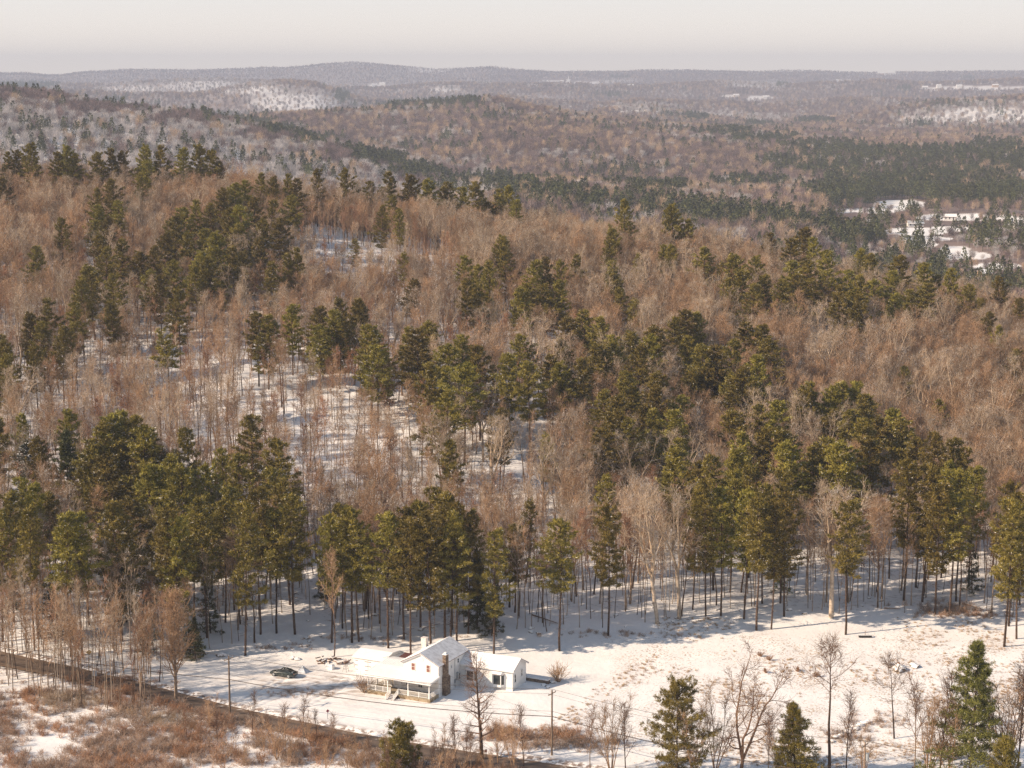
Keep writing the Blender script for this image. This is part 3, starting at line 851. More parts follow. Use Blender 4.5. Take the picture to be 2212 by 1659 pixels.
# ------------------------------------------------------------------ pines of the near hill, clump by clump: (x, top) in the picture
PIN = ['pine0', 'pine1', 'pine2', 'pine3', 'pine4']; TAL = ['tall0', 'tall1', 'tall2']; HEM = ['hemlock0', 'hemlock1']
CL = [
 ('on the ridge crest at far left', PIN, 19, [(-15, 330), (15, 325), (38, 322), (62, 308), (5, 380), (125, 326), (142, 312), (158, 330)]),
 ('on the ridge crest below the snow-flecked hill', PIN, 19, [(208, 326), (240, 318), (262, 324), (304, 312), (318, 345), (345, 310), (396, 318), (432, 310), (455, 322), (472, 345), (300, 372)]),
 ('in the loose column left of the big dark clump', PIN, 20, [(236, 386), (212, 405), (256, 432), (206, 440), (228, 470), (130, 470), (74, 528), (225, 505)]),
 ('at the top of the big clump on the left ridge', PIN, 21, [(470, 405), (500, 395), (532, 386), (562, 372), (590, 380), (620, 372), (642, 382), (420, 428), (450, 438), (548, 425), (590, 430), (628, 420)]),
 ('in the heart of the big clump on the left ridge', PIN, 22, [(396, 446), (370, 466), (486, 450), (520, 442), (356, 502), (330, 530), (400, 500), (440, 492), (480, 500), (512, 482), (556, 472), (602, 470), (425, 540), (500, 530)]),
 ('at the lower edge of the big clump on the left ridge', PIN, 20, [(292, 540), (265, 512), (226, 532), (200, 570), (176, 600), (240, 592), (322, 580), (370, 560), (420, 562), (462, 552), (386, 622), (560, 512), (620, 545), (642, 532), (586, 562), (532, 542), (346, 592), (250, 650), (160, 652), (132, 700), (100, 640)]),
 ('on the crest above the snowy clearing', PIN, 19, [(684, 362), (742, 362), (798, 390), (838, 368), (886, 375), (846, 420), (824, 442), (862, 452), (936, 385), (966, 392)]),
 ('on the middle of the ridge crest', PIN, 19, [(1000, 402), (1026, 390), (1052, 432), (1076, 405), (1102, 400), (1116, 430), (956, 402)]),
 ('scattered around the snowy clearing', ['slim0', 'pine1'], 17, [(766, 512), (872, 540), (886, 600), (765, 650), (735, 640)]),
 ('in the clump just right of the snowy clearing', PIN, 20, [(1075, 507), (1006, 550), (1036, 570), (1060, 560), (1092, 530), (1040, 612), (1010, 600), (1156, 560), (1182, 552), (1212, 560), (1246, 546), (1122, 620), (1150, 612), (1182, 612), (1206, 602)]),
 ('on the crest in front of the blue pine belt', PIN, 18, [(1352, 430), (1462, 440), (1490, 472), (1328, 490), (1318, 515), (1435, 526), (1457, 526), (1382, 545)]),
 ('in the thin column above the central grove', ['slim0', 'pine0', 'pine3'], 18, [(1326, 560), (1342, 622), (1372, 640), (1526, 532), (1330, 590), (1560, 560)]),
 ('at the left of the ridge-top grove near the valley', PIN, 20, [(1666, 500), (1640, 552), (1592, 546), (1602, 582), (1652, 592), (1626, 612), (1580, 600)]),
 ('in the tall middle of the ridge-top grove near the valley', PIN, 22, [(1736, 490), (1712, 512), (1760, 512), (1786, 540), (1716, 562), (1746, 562), (1726, 592), (1700, 602)]),
 ('at the right of the ridge-top grove near the valley', PIN, 20, [(1856, 536), (1882, 546), (1832, 582), (1862, 592), (1892, 602), (1812, 612), (1850, 632)]),
 ('on the crest right of the ridge-top grove', PIN, 18, [(1946, 550), (1926, 582), (1996, 566), (2022, 592), (1962, 622), (1992, 612), (1936, 632), (2060, 576), (2082, 612)]),
 ('at the far right end of the crest', PIN, 18, [(2156, 596), (2122, 642), (2136, 672), (2162, 702), (2202, 642), (2196, 752), (2240, 640)]),
 ('on the open slope left of the central grove', PIN, 19, [(630, 655), (556, 672), (577, 677), (690, 660), (716, 665), (732, 682), (772, 642), (690, 700)]),
 ('in the left wing of the central grove', PIN, 21, [(800, 702), (816, 742), (880, 702), (906, 706), (940, 692), (962, 742), (996, 722), (932, 782), (970, 792), (1002, 782), (1036, 746), (962, 842)]),
 ('along the top of the central grove', PIN, 21, [(1120, 722), (1216, 730), (1242, 682), (1266, 666), (1300, 682), (1320, 722), (1350, 712), (1402, 720), (1430, 702), (1456, 682), (1482, 666), (1510, 672), (1612, 692), (1640, 702)]),
 ('in the dense heart of the central grove', PIN, 22, [(1100, 762), (1146, 782), (1190, 762), (1226, 782), (1260, 772), (1292, 742), (1380, 742), (1352, 802), (1490, 722), (1520, 742), (1552, 742), (1582, 732), (1660, 732), (1630, 762)]),
 ('along the lower edge of the central grove', PIN, 20, [(1300, 842), (1332, 852), (1370, 832), (1412, 832), (1440, 802), (1480, 792), (1530, 792), (1572, 802), (1600, 792), (1312, 882), (1352, 902), (1390, 872), (1470, 852), (1450, 882), (1306, 922), (1410, 880)]),
 ('in the upper part of the right-hand grove', PIN, 20, [(1680, 862), (1722, 832), (1752, 822), (1782, 832), (1816, 822), (1846, 822), (1870, 852), (1836, 882), (1800, 882), (1866, 902), (1902, 902), (1932, 882), (1950, 902), (1642, 872), (1602, 882)]),
 ('in the lower part of the right-hand grove', PIN, 22, [(1882, 942), (1842, 952), (1792, 942), (1762, 962), (1722, 952), (1682, 922), (1650, 922), (1610, 932), (1596, 962), (1470, 942), (1456, 962)]),
 ('above the straight trunks at the field edge', TAL, 25, [(1502, 992), (1546, 982), (1582, 1012), (1622, 1002), (1652, 1040), (1692, 1012), (1562, 1050), (1640, 1072), (1672, 1076), (1612, 1056), (1530, 1030), (1500, 1050)]),
 ('in the corner of the wood at the right edge', TAL, 25, [(1982, 942), (2012, 932), (2062, 942), (2082, 962), (2002, 1002), (2042, 992), (2076, 1012), (2102, 1002), (1962, 992), (2062, 1062), (2192, 1040), (2182, 1080), (2210, 1060), (2030, 1040)]),
 ('standing alone among the bare crowns at right', PIN, 15, [(2030, 862), (1955, 790), (2205, 840)]),
 ('standing alone in the bare middle slope', ['slim0', 'pine2'], 18, [(1080, 880), (972, 952), (1145, 1072), (1112, 1130), (1180, 930)]),
 ('near the left frame above the dark spruces', PIN, 20, [(-5, 720), (22, 732), (70, 672), (90, 692), (76, 742), (10, 762)]),
 ('beside the snow-laden spruces at left', PIN, 20, [(46, 890), (96, 942), (150, 882), (-10, 900)]),
 ('in the broad clump above the left grove', PIN, 24, [(236, 892), (265, 884), (290, 896), (216, 912), (206, 962), (232, 982), (312, 922), (346, 952), (362, 982), (392, 1002), (322, 1002), (252, 1082), (282, 1072)]),
 ('crowded at the left frame', TAL, 24, [(42, 1032), (72, 1042), (102, 1062), (18, 1062), (-8, 1100), (142, 1112), (166, 1106), (62, 1092), (-30, 1050)]),
 ('in the tall screen left of the house', TAL, 25, [(406, 922), (476, 966), (516, 976), (450, 1002), (550, 892), (600, 946), (592, 1012), (622, 1032), (632, 1062), (556, 1050), (500, 1050), (440, 1072), (412, 1082), (362, 1092), (342, 1122), (380, 1140), (522, 1090), (592, 1096), (480, 1080)]),
 ('in the tall screen right behind the house', TAL, 25, [(736, 1086), (756, 1090), (712, 1110), (772, 1100), (836, 1106), (870, 1090), (906, 1080), (936, 1052), (960, 1062), (986, 1084), (1010, 1100), (930, 1110), (970, 1120), (885, 1120)]),
 ('rising from the bare woods right of the house', TAL, 23, [(1306, 1022), (1316, 1090), (1210, 1120), (1066, 1140), (1700, 1060), (1835, 1080)]),
]
ORD = ['leftmost', 'second from left', 'third from left', 'fourth from left', 'fifth from left', 'sixth from left', 'seventh from left', 'eighth from left', 'ninth from left', 'tenth from left', 'eleventh from left', 'twelfth from left', 'thirteenth from left', 'fourteenth from left', 'fifteenth from left', 'sixteenth from left', 'seventeenth from left', 'eighteenth from left', 'nineteenth from left', 'twentieth from left', 'rightmost']
rnd = random.Random(7)
PINES = []
for where, keys, h0, lst in CL:
    lst2 = sorted(lst)
    for k, (xd, yd) in enumerate(lst2):
        h = h0 * rnd.uniform(0.9, 1.1)
        for _ in range(10):
            x, y, z = ground(xd, yd, h, 322.0)
            if y < 735: break
            h += 0.9
        if y >= 735: print('PINE MISSED', xd, yd); continue
        key = rnd.choice(keys)
        H0 = {'p': 22.0, 't': 25.0, 's': 19.0}[key[0]]
        sc = h / H0
        wide = sc * (rnd.uniform(1.12, 1.42) if 'grove' in where else rnd.uniform(0.92, 1.25))
        o = ORD[k] if k < len(lst2) - 1 else 'rightmost'
        place_tree('pine_tree', key, x, y, z - 0.3, wide, rnd.uniform(0, 6.28), f'pine {where}, {o}', 'pine', 'pines of the wooded slope', sc)
        PINES.append((x, y, (4.4 if 'grove' in where else 3.2) * wide))

# trees that stand out
def special(name, key, xd, ytop, h, label, cat, H0, base=None, wide=1.0, rz=0.0, ymin=240.0):
    if base is not None:
        x, y, z = ground(xd, base, 0.0, 200.0)
        dep = (y * CP - (z - CAM_H) * SP)
        h = (base - ytop) * dep / FD / (CP * 1.0)
    else:
        x, y, z = ground(xd, ytop, h, ymin)
    sc = h / H0
    r = place_tree(name, key, x, y, z - 0.15, sc * wide, rz, label, cat, None, sc)
    PINES.append((x, y, 2.0))
    return r

# lone flat-topped pine with a long bare trunk
tr, limb, V, F = pine(401, 26, 0.30, 0.66, 3.6, 34, 20, 10, 0.6, 0.15, style='pine', stubs=0.6)
PROTO['lone'] = (tr.mesh('trunk', M['bark_dark'], True), pine_mesh('crown', limb, V, F, M['needle'], M['bark_dark']))
special('pine_tree', 'lone', 362, 706, 26, 'lone pine with a ragged crown on a long bare trunk, mid slope', 'pine', 26, None, 1.15, 0.7, 330)
special('spruce_tree', 'hemlock0', 142, 925, 19, 'dark pointed spruce with drooping boughs left of the broad pine clump', 'spruce', 17, None, 1.1, 0, 330)
special('spruce_tree', 'snowpine0', 58, 950, 17, 'spruce laden with bluish snow at the left frame', 'spruce', 15, None, 1.1, 0, 330)
special('spruce_tree', 'snowpine0', 238, 1090, 15, 'low spruce white with snow in the gap below the broad pine clump', 'spruce', 15, None, 1.3, 1, 330)
special('spruce_tree', 'snowpine0', 112, 1238, 12, 'small spruce white with snow above the left sapling grove', 'spruce', 15, None, 1.2, 2, 300)
special('spruce_tree', 'snowpine0', 312, 1285, 11, 'narrow snowy spruce right beside the round-crowned tree by the road', 'spruce', 15, None, 0.8, 3, 300)
special('spruce_tree', 'snowpine0', 835, 770, 12, 'small snow-dusted spruce left of the central grove', 'spruce', 15, None, 0.9, 3, 330)
special('spruce_tree', 'snowpine0', 1657, 955, 17, 'conifer white with snow inside the right-hand grove', 'spruce', 15, None, 0.6, 3, 330)
special('spruce_tree', 'hemlock1', 1030, 1185, 15, 'dark hemlock at the wood edge behind the house roof', 'hemlock', 17, None, 1.0, 1, 325)
special('spruce_tree', 'hemlock0', 1205, 1145, 9, 'small dark hemlock on the snow right of the house wood', 'hemlock', 17, None, 1.0, 2, 330)
special('spruce_tree', 'hemlock1', 268, 1195, 13, 'wide dark hemlock below the tree with snow-lined limbs', 'hemlock', 17, None, 1.5, 2, 310)
special('spruce_tree', 'hemlock0', 420, 1330, 8, 'small dark hemlock under the pines left of the car', 'hemlock', 17, None, 1.2, 2, 310)
# big pale hardwoods at the field edge
special('bare_tree', 'pale0', 1420, 1060, 20, 'pale bare tree forking widely at the field edge, left one of the pair', 'bare tree', 20, 1348, 0.95, 0.3)
special('bare_tree', 'pale1', 1468, 1052, 20, 'pale bare tree with a fan crown at the field edge, right one of the pair', 'bare tree', 20, 1338, 0.95, 1.7)
special('bare_tree', 'pale2', 1795, 1048, 20, 'big bare tree with white snow-lined limbs and reddish top at the field edge', 'bare tree', 20, 1335, 1.15, 2.2)
special('bare_tree', 'pale1', 285, 1170, 16, 'bare tree with snow-lined crooked limbs above the sapling grove', 'bare tree', 20, None, 1.0, 4, 310)
special('bare_tree', 'pale2', 1235, 965, 19, 'grey spreading bare tree between the middle slope and the right wood', 'bare tree', 20, None, 1.0, 5, 330)
special('bare_tree', 'pale0', 50, 590, 16, 'bare tree with white snowy limbs high at the left frame', 'bare tree', 20, None, 0.9, 5, 330)
special('bare_tree', 'oak0', 1700, 670, 16, 'wide grey oak crown under the ridge-top grove', 'bare tree', 17, None, 1.25, 5, 330)
PROTO['edge'] = (PROTO['wood3'][0], PROTO['wood3'][1])
special('bare_tree', 'wood3', 722, 1190, 18, 'slim bare tree standing forward by the garage woodpile', 'bare tree', 16, 1422, 0.6, 1.0)

# ------------------------------------------------------------------ foreground trees
tr, cr = hardwood(501, 17, 0.34, 0.16, 36, 6, 4, 0.19, ang1=(62, 88), trop=0.06, tw=0.015, wob=0.12)
add_bare('larch', tr, cr, 'bark_dark', 'twig_dark')
special('bare_tree', 'larch', 1041, 1398, 17, 'tall bare tree with level side branches in front of the house', 'bare tree', 17, 1640, 1.0, 0.5)
tr, cr = hardwood(502, 19, 0.34, 0.20, 24, 7, 5, 0.40, fork=3, ang1=(35, 65), trop=0.06, tw=0.022, wob=0.24)
add_bare('locust', tr, cr, 'bark_dark', 'twig_dark')
special('bare_tree', 'locust', 1598, 1398, 19, 'large crooked bare tree with three stems in the lower field', 'bare tree', 19, 1690, 0.95, 2.5)
tr, cr = hardwood(503, 20, 0.25, 0.62, 15, 7, 5, 0.24, ang1=(40, 65), tw=0.02, wob=0.16, lean=0.01)
add_bare('slender', tr, cr, 'bark_dark', 'twig_dark')
special('bare_tree', 'slender', 1791, 1372, 20, 'tall slender bare tree with a small top, between locust and spruce', 'bare tree', 20, 1672, 1.0, 0.9)
tr, cr = hardwood(504, 13, 0.15, 0.55, 10, 6, 5, 0.30, ang1=(35, 60), tw=0.02, wob=0.2, lean=0.06)
add_bare('bent', tr, cr, 'bark_dark', 'twig_dark')
special('bare_tree', 'bent', 1932, 1415, 13, 'bent slim bare tree in the field left of the green spruce', 'bare tree', 13, 1597, 1.0, 3.3)
for k in range(4):
    tr, cr = hardwood(510 + k, 10, (0.10, 0.12, 0.09, 0.12)[k], (0.22, 0.08, 0.3, 0.05)[k], (14, 24, 12, 30)[k], 6, 4, (0.27, 0.36, 0.24, 0.38)[k], ang1=(18, 36), tw=0.016, lean=0.06, fork=(0, 4, 0, 6)[k], wob=0.07, trop=0.12)
    add_bare(f'sap{k}', tr, cr, ['bark_dark', 'bark_grey', 'bark_grey', 'bark_grey'][k], ['twig_dark', 'twig', 'twig_dark', 'twig'][k])
tr, cr = hardwood(520, 15, 0.24, 0.20, 40, 8, 6, 0.30, ang1=(25, 42), trop=0.13, tw=0.02, wob=0.07)
add_bare('broom', tr, cr, 'bark_grey', 'twig')
special('bare_tree', 'broom', 380, 1278, 15, 'bare tree with a dense round crown beside the road', 'bare tree', 15, 1512, 1.1, 0.4)
FG = [(985, 1540, 1668, 'bare sapling clump left of the tall tree in front of the house'), (955, 1565, 1662, 'thin bare sapling at the roadside right of the bushy pine'), (1008, 1560, 1665, 'bare sapling touching the tall tree in front of the house'),
      (1110, 1545, 1662, 'bare sapling between the tall tree and the right power pole'), (1132, 1520, 1655, 'taller bare sapling just left of the right power pole'), (1075, 1560, 1650, 'low bare sapling beside the roadside post'),
      (1275, 1520, 1668, 'first bare spreading sapling right of the right power pole'), (1320, 1505, 1672, 'dense bare V-shaped clump right of the right power pole'), (1352, 1520, 1668, 'bare sapling clump left of the broad foreground pine'),
      (1545, 1480, 1680, 'thin reddish trunk between the broad pine and the locust'), (1660, 1530, 1680, 'bare sapling left of the pointed foreground pine'), (1690, 1545, 1682, 'slim bare sapling behind the pointed foreground pine'),
      (1828, 1498, 1672, 'small bare tree right of the slender tall trunk'), (1862, 1590, 1690, 'low bare clump around the short power pole'), (1975, 1455, 1662, 'bare tree with upright twigs left of the green spruce'),
      (2002, 1480, 1680, 'thin bare tree second to the left of the green spruce'), (2028, 1450, 1685, 'bare tree touching the green spruce on its left'), (2050, 1520, 1690, 'low bare tree at the foot of the green spruce'),
      (2135, 1500, 1690, 'bare tree just right of the green spruce'), (2172, 1440, 1672, 'tall bare tree above the olive bush at the right corner'), (2195, 1420, 1680, 'tall bare tree closest to the right frame'), (1500, 1520, 1690, 'bare twiggy tree overlapping the broad foreground pine'),
      (1205, 1412, 1478, None)]
for k, (xd, yt, yb, lab) in enumerate(FG):
    if lab is None: continue
    special('bare_tree', f'sap{k % 4}', xd, yt, 10, lab, 'bare tree', 10, yb, 0.95, k * 1.3)

def fpine(key, seed, h, R, base, nb, style, mat='needle', thin=1.0, tl=0.42, nt=34, nn=12, tw_=0.075):
    tr, limb, V, F = pine(seed, h, 0.02 * h * 0.6, base, R, nb, nt, nn, tl, tw_, style=style, stubs=0.3, thin=thin)
    PROTO[key] = (tr.mesh('trunk', M['bark_dark'], True), pine_mesh('crown', limb, V, F, M[mat], M['bark_dark']))
fpine('fg_a', 601, 15, 5.2, 0.10, 115, 'pine')
fpine('fg_b', 602, 12, 4.8, 0.10, 110, 'spire', 'needle_snow' if False else 'needle')
fpine('fg_c', 603, 18, 5.9, 0.18, 120, 'spire', 'needle_mid', thin=1.2)
fpine('fg_d', 604, 9, 3.6, 0.05, 90, 'pine')
special('pine_tree', 'fg_a', 1462, 1466, 15, 'broad bushy pine in the lower field near the road', 'pine', 15, 1685, 1.0, 0.4)
special('pine_tree', 'fg_b', 1716, 1512, 12, 'pointed smaller pine in the lower field left of the slender tree', 'pine', 12, 1690, 1.0, 1.4)
special('spruce_tree', 'fg_c', 2094, 1375, 18, 'tall green spruce standing alone in the field at right', 'spruce', 18, 1690, 1.0, 2.4)
special('pine_tree', 'fg_d', 862, 1556, 9, 'rounded green pine beside the road at the bottom of the picture', 'pine', 9, 1675, 1.05, 3.4)
special('pine_tree', 'fg_d', 2168, 1598, 9, 'olive green bush-like pine in the lower right corner', 'pine', 9, 1740, 0.75, 5.4)

for k, (xd, yt, h_, lab) in enumerate([(322, 1262, 10, 'low dark hemlock left of the round-crowned tree top'), (408, 1275, 12, 'dark hemlock just right of the round-crowned tree'), (452, 1230, 12, 'dark hemlock between the trunks above the grey power pole'),
                                      (905, 1200, 10, 'small dark hemlock under the tall screen behind the garage'), (1062, 1245, 11, 'small dark hemlock right above the main house roof'), (700, 1175, 11, 'dark hemlock between the two tall screens'),
                                      (1690, 1180, 9, 'thin hemlock among the straight trunks at the field edge'), (2105, 1160, 11, 'dark hemlock under the corner wood at right'), (30, 1195, 11, 'dark hemlock under the crowded pines at the left frame'), (180, 1180, 10, 'dark hemlock left of the snow-laden low spruce')]):
    special('hemlock_tree', 'slimhem', xd, yt, h_, lab, 'hemlock', 14, None, 1.1, k, 305)
for k in range(40):
    xd = 400 + 18 * k + rnd.uniform(-9, 9); lim = np.interp(xd, [p[0] for p in ROADP], [p[1] for p in ROADP])
    yb = lim + rnd.uniform(26, 110); a_, dy_, dz_ = ray(xd, yb); t_ = (CAM_H + 1.2) / -dz_; x, y = a_ * t_, dy_ * t_
    h_ = rnd.uniform(3.5, 8.0); tall = 'taller' if h_ > 5.8 else 'low'
    o = place_tree('sapling', f'sap{k % 4}', x, y, tz(x, y) - .1, h_ / 10, k * 1.1, '', 'sapling', 'scrub saplings below the road')
    seg = 'left of the rounded pine' if xd < 640 else 'just left of the rounded pine' if xd < 850 else 'right of the rounded pine'
    o['label'] = f'{tall} leafless scrub sapling below the road, {seg}'
    SCRUB = globals().setdefault('SCRUB', {}); SCRUB.setdefault(o['label'], []).append((project(x, y, 0)[0], o))
for lab, lst in SCRUB.items():
    for k, (x_, o) in enumerate(sorted(lst, key=lambda q: q[0])): o['label'] = (ORD[k] if k < min(20, len(lst) - 1) else 'rightmost') + ' ' + lab

# ------------------------------------------------------------------ bare woods of the near hill
rng = np.random.default_rng(17)
EDGE_X = [-400, 0, 200, 330, 430, 520, 640, 720, 900, 1000, 1130, 1240, 1430, 1700, 1950, 2212, 2600]
EDGE_Y = [1400, 1408, 1432, 1440, 1438, 1402, 1392, 1385, 1385, 1365, 1378, 1368, 1345, 1330, 1332, 1345, 1350]
def jgrid(y0, y1, sp, s0, s1):
    ys = np.arange(y0, y1, sp); out = []
    for y in ys:
        xs = np.arange(s0 * y, s1 * y, sp)
        out.append(np.stack([xs + rng.uniform(-.5, .5, len(xs)) * sp, y + rng.uniform(-.5, .5, len(xs)) * sp], 1))
    return np.concatenate(out)
P = np.concatenate([jgrid(300, 765, 3.4, -0.42, 0.40), jgrid(312, 385, 3.6, -0.40, 0.36)])
NB1 = len(jgrid(300, 765, 3.4, -0.42, 0.40)); thin_row = np.arange(len(P)) >= NB1
Z = terrain(P[:, 0], P[:, 1])
px, py = project(P[:, 0], P[:, 1], Z)
keep = (py < np.interp(px, EDGE_X, EDGE_Y) - rng.uniform(0, 8, len(P))) & (road_dist(P[:, 0], P[:, 1]) > 5)
clr = blob(px, py, CLEARINGS)
keep &= ~((clr > 0) & (rng.uniform(0, 1, len(P)) < 0.05 + 0.22 * np.clip(clr, 0, 1) * (1 + 1.5 * (py < 650))))
mid = (px > 380) & (px < 1100) & (py > 700) & (py < 1330)
pr = np.array([(a, b, c) for a, b, c in PINES])
for c in range(0, len(P), 4000):
    d = np.hypot(P[c:c + 4000, 0, None] - pr[None, :, 0], P[c:c + 4000, 1, None] - pr[None, :, 1])
    keep[c:c + 4000] &= (d > pr[None, :, 2] * 0.62).all(1)
    dx = np.abs(P[c:c + 4000, 0, None] - pr[None, :, 0]); dy = pr[None, :, 1] - P[c:c + 4000, 1, None]
    front = ((dx < pr[None, :, 2] * 1.0) & (dy > 0) & (dy < 24)).any(1) & (pr[:, 1].min() > 0)
    keep[c:c + 4000] &= ~(front & (rng.uniform(0, 1, len(front)) < 0.55))
P = P[keep]; Z = Z[keep]; px = px[keep]; py = py[keep]; clr = clr[keep]; thin_row = thin_row[keep]
GK = [f'wood{i}' for i in range(6)] + [f'oak{i}' for i in range(3)] + [f'pale{i}' for i in range(3)] + [f'pole{i}' for i in range(4)] + [f'red{i}' for i in range(3)]
def pick_kind(x, y, cl, u, v):
    if y > 1150: w = [('pole', 4, .55), ('wood', 6, .38), ('red', 3, .07)]
    elif cl > -0.3: w = [('pole', 4, .72), ('wood', 6, .20), ('red', 3, .08)]
    elif x > 1200 and y < 1150: w = [('oak', 3, .42), ('wood', 6, .38), ('pole', 4, .06), ('pale', 3, .10), ('red', 3, .04)]
    elif y < 720: w = [('wood', 6, .48), ('red', 3, .07), ('oak', 3, .26), ('pole', 4, .11), ('pale', 3, .08)]
    else: w = [('pole', 4, .62), ('wood', 6, .26), ('red', 3, .06), ('oak', 3, .02), ('pale', 3, .04)]
    for k, n, p in w:
        if u < p: return GK.index(k + '0') + int(v * n)
        u -= p
    return 0
U = rng.uniform(0, 1, (len(P), 4))
kinds = np.array([pick_kind(px[i], py[i], clr[i], U[i, 0], U[i, 1]) for i in range(len(P))])
kinds = np.where(thin_row, GK.index('pole0') + (U[:, 1] * 4).astype(int), kinds)
scl = 0.62 + 0.42 * U[:, 2] + 0.12 * (P[:, 1] < 360) - 0.07 * (P[:, 1] > 520)
rotz = U[:, 3] * 6.283
# the 270 that show largest are things of their own
inview = (px > -20) & (px < 2232)
order = np.argsort(np.where(inview, P[:, 1], 1e9) - 6.0 * scl)
own = order[:225]
ZONES = [(-50, 330, 'in the woods left of the road bend'), (330, 520, 'at the wood edge left of the car'), (520, 760, 'at the wood edge behind the dark car'),
         (760, 1060, 'at the wood edge behind the house'), (1060, 1300, 'at the wood edge right of the house'), (1300, 1560, 'at the field edge near the pale pair'),
         (1560, 1850, 'among the straight trunks at the field edge'), (1850, 2300, 'at the field edge towards the right frame')]
LAB = {}
def number_labels():
    for lab, lst in LAB.items():
        if 1 < len(lst) <= 20:
            for k, (x_, o) in enumerate(sorted(lst, key=lambda q: q[0])): o['label'] = (ORD[k] if k < len(lst) - 1 else 'rightmost') + ' ' + lab
KW = {'wood': 'grey-brown forest tree', 'oak': 'broad-crowned oak', 'pale': 'pale-barked tree', 'pole': 'thin pole-like tree', 'red': 'reddish-twigged tree'}
for i in own:
    key = GK[kinds[i]]
    zi = next(k for k, (a, b, t) in enumerate(ZONES) if px[i] < b)
    w = KW[key[:-1]]
    h = scl[i]
    size = 'short' if h < 0.86 else 'middling' if h < 1.02 else 'tall'
    o = place_tree('bare_tree', key, P[i, 0], P[i, 1], Z[i] - 0.2, scl[i] * 1.05, rotz[i], f'{size} bare {w} {ZONES[zi][2]}', 'bare tree', f'{size} {w}s {ZONES[zi][2]}')
    LAB.setdefault(o['label'], []).append((px[i], o))
rest = np.setdiff1d(np.arange(len(P)), own)
scatter('bare_woodland', [join_mesh(k) for k in GK], np.stack([P[rest, 0], P[rest, 1], Z[rest] - 0.2], 1), kinds[rest], rotz[rest], scl[rest],
        'leafless brown hardwood forest covering the snowy slope behind the house', 'woodland')

# ------------------------------------------------------------------ sapling grove across the road at left, and brush
SG = rng.uniform(0, 1, (3000, 6)); grove = []
for u in SG:
    xd = -70 + 430 * u[0] ** 1.2; rdy = np.interp(xd, [p[0] for p in ROADP], [p[1] for p in ROADP])
    yb = rdy - 14 - 30 * u[1] if u[4] < 0.42 else rdy + 13 + (75 - 0.12 * xd) * u[1]
    if xd > 330 and u[5] < .8: continue
    if any((xd - g[0]) ** 2 + (3 * (yb - g[1])) ** 2 < 75 for g in grove): continue
    grove.append((xd, yb, u[2], u[3]))
    if len(grove) >= 150: break
for xd, yb, u, v in grove:
    x, y, z = ground(xd, yb)
    key = ['pole0', 'pole2', 'pole1', 'pole3', 'pole2', 'pole3', 'pole0', 'pole0'][int(u * 8)]
    side = 'beyond' if yb < np.interp(xd, [p[0] for p in ROADP], [p[1] for p in ROADP]) else 'below'
    w = {'pole0': 'grey-stemmed', 'pole1': 'reddish', 'red0': 'red-twigged', 'pole3': 'pale-stemmed', 'pole2': 'brown', 'sap1': 'many-stemmed pale'}[key]
    hh = 'tall' if v > .66 else 'middling' if v > .33 else 'low'
    seg = 'by the left frame' if xd < 70 else 'near the grey road sign' if xd < 190 else 'near the round-crowned tree'
    o = place_tree('sapling', key, x, y, z - .2, 0.74 + .42 * v, v * 40, f'{hh} {w} leafless sapling {side} the road {seg}', 'sapling', f'{hh} {w} saplings {side} the road {seg}')
    LAB.setdefault(o['label'], []).append((xd, o))
number_labels(); LAB.clear()

def bush_mesh(seed, h, R, n, mat, lean=1.0, tw=0.012, sub=6, name='stems'):
    r = np.random.default_rng(seed); S = Segs()
    Pm = dict(wob=[0.12, 0.2, 0.2], trop=[0.03, 0.03, 0.0])
    for k in range(n):
        az = r.uniform(0, 6.283); t = r.uniform(0, 1) * lean
        d = unit(np.array([math.cos(az) * t, math.sin(az) * t, 0.9]))
        q, e, s = grow(r, S, np.array([math.cos(az), math.sin(az), 0]) * R * 0.15 * r.uniform(0, 1) - np.array([0, 0, .15]), d, h * r.uniform(.6, 1.05), tw * 2, 4, 0, Pm, tw, 3)
        for j in range(sub):
            p, dd, rr = at(q, e, s, r.uniform(.25, .95))
            grow(r, S, p, side_dir(r, dd, math.radians(r.uniform(25, 60))), h * r.uniform(.2, .45), tw, 2, 1, Pm, tw * .5, 3)
    return S.mesh(name, M[mat])
M['rust'] = bark('rust_brush', (0.34, 0.18, 0.10), (0.52, 0.31, 0.19), 0.2)
M['straw'] = bark('straw', (0.42, 0.27, 0.14), (0.62, 0.45, 0.27), 0.1)
M['brush'] = bark('brush', (0.34, 0.22, 0.15), (0.52, 0.37, 0.27), 0.6)
BR = [bush_mesh(700 + i, 1.6, 1.3, 15, ['brush', 'rust', 'brush', 'twig_snow'][i], 1.3, 0.011, 8) for i in range(4)]
# thicket below the road
pts = []; kk = []
while len(pts) < 3200:
    xd = rng.uniform(-120, 1120); yb = rng.uniform(1500, 1760)
    lim = np.interp(xd, [p[0] for p in ROADP], [p[1] for p in ROADP])
    if yb < lim + 14: continue
    x, y, z = 0, 0, 0
    a, dy, dz = ray(xd, yb); t = (CAM_H + 1.2) / -dz; x, y = a * t, dy * t
    dens = fbm(np.array([x / 14.0]), np.array([y / 14.0]), 77, 3)[0]
    if dens < 0.42 + 0.20 * rng.uniform(): continue
    pts.append((x, y)); kk.append(int(np.clip(fbm(np.array([x / 10.0]), np.array([y / 10.0]), 99, 2)[0] * 6 - 1.2 + rng.uniform(-.5, .5), 0, 3)))
pts = np.array(pts); zz = terrain(pts[:, 0], pts[:, 1])
n = len(pts)
scatter('thicket', BR, np.column_stack([pts, zz - .1]), kk, rng.uniform(0, 6.28, n), rng.uniform(.4, 1.25, n), 'tangled reddish brush and brambles on the snow below the road', 'brush')
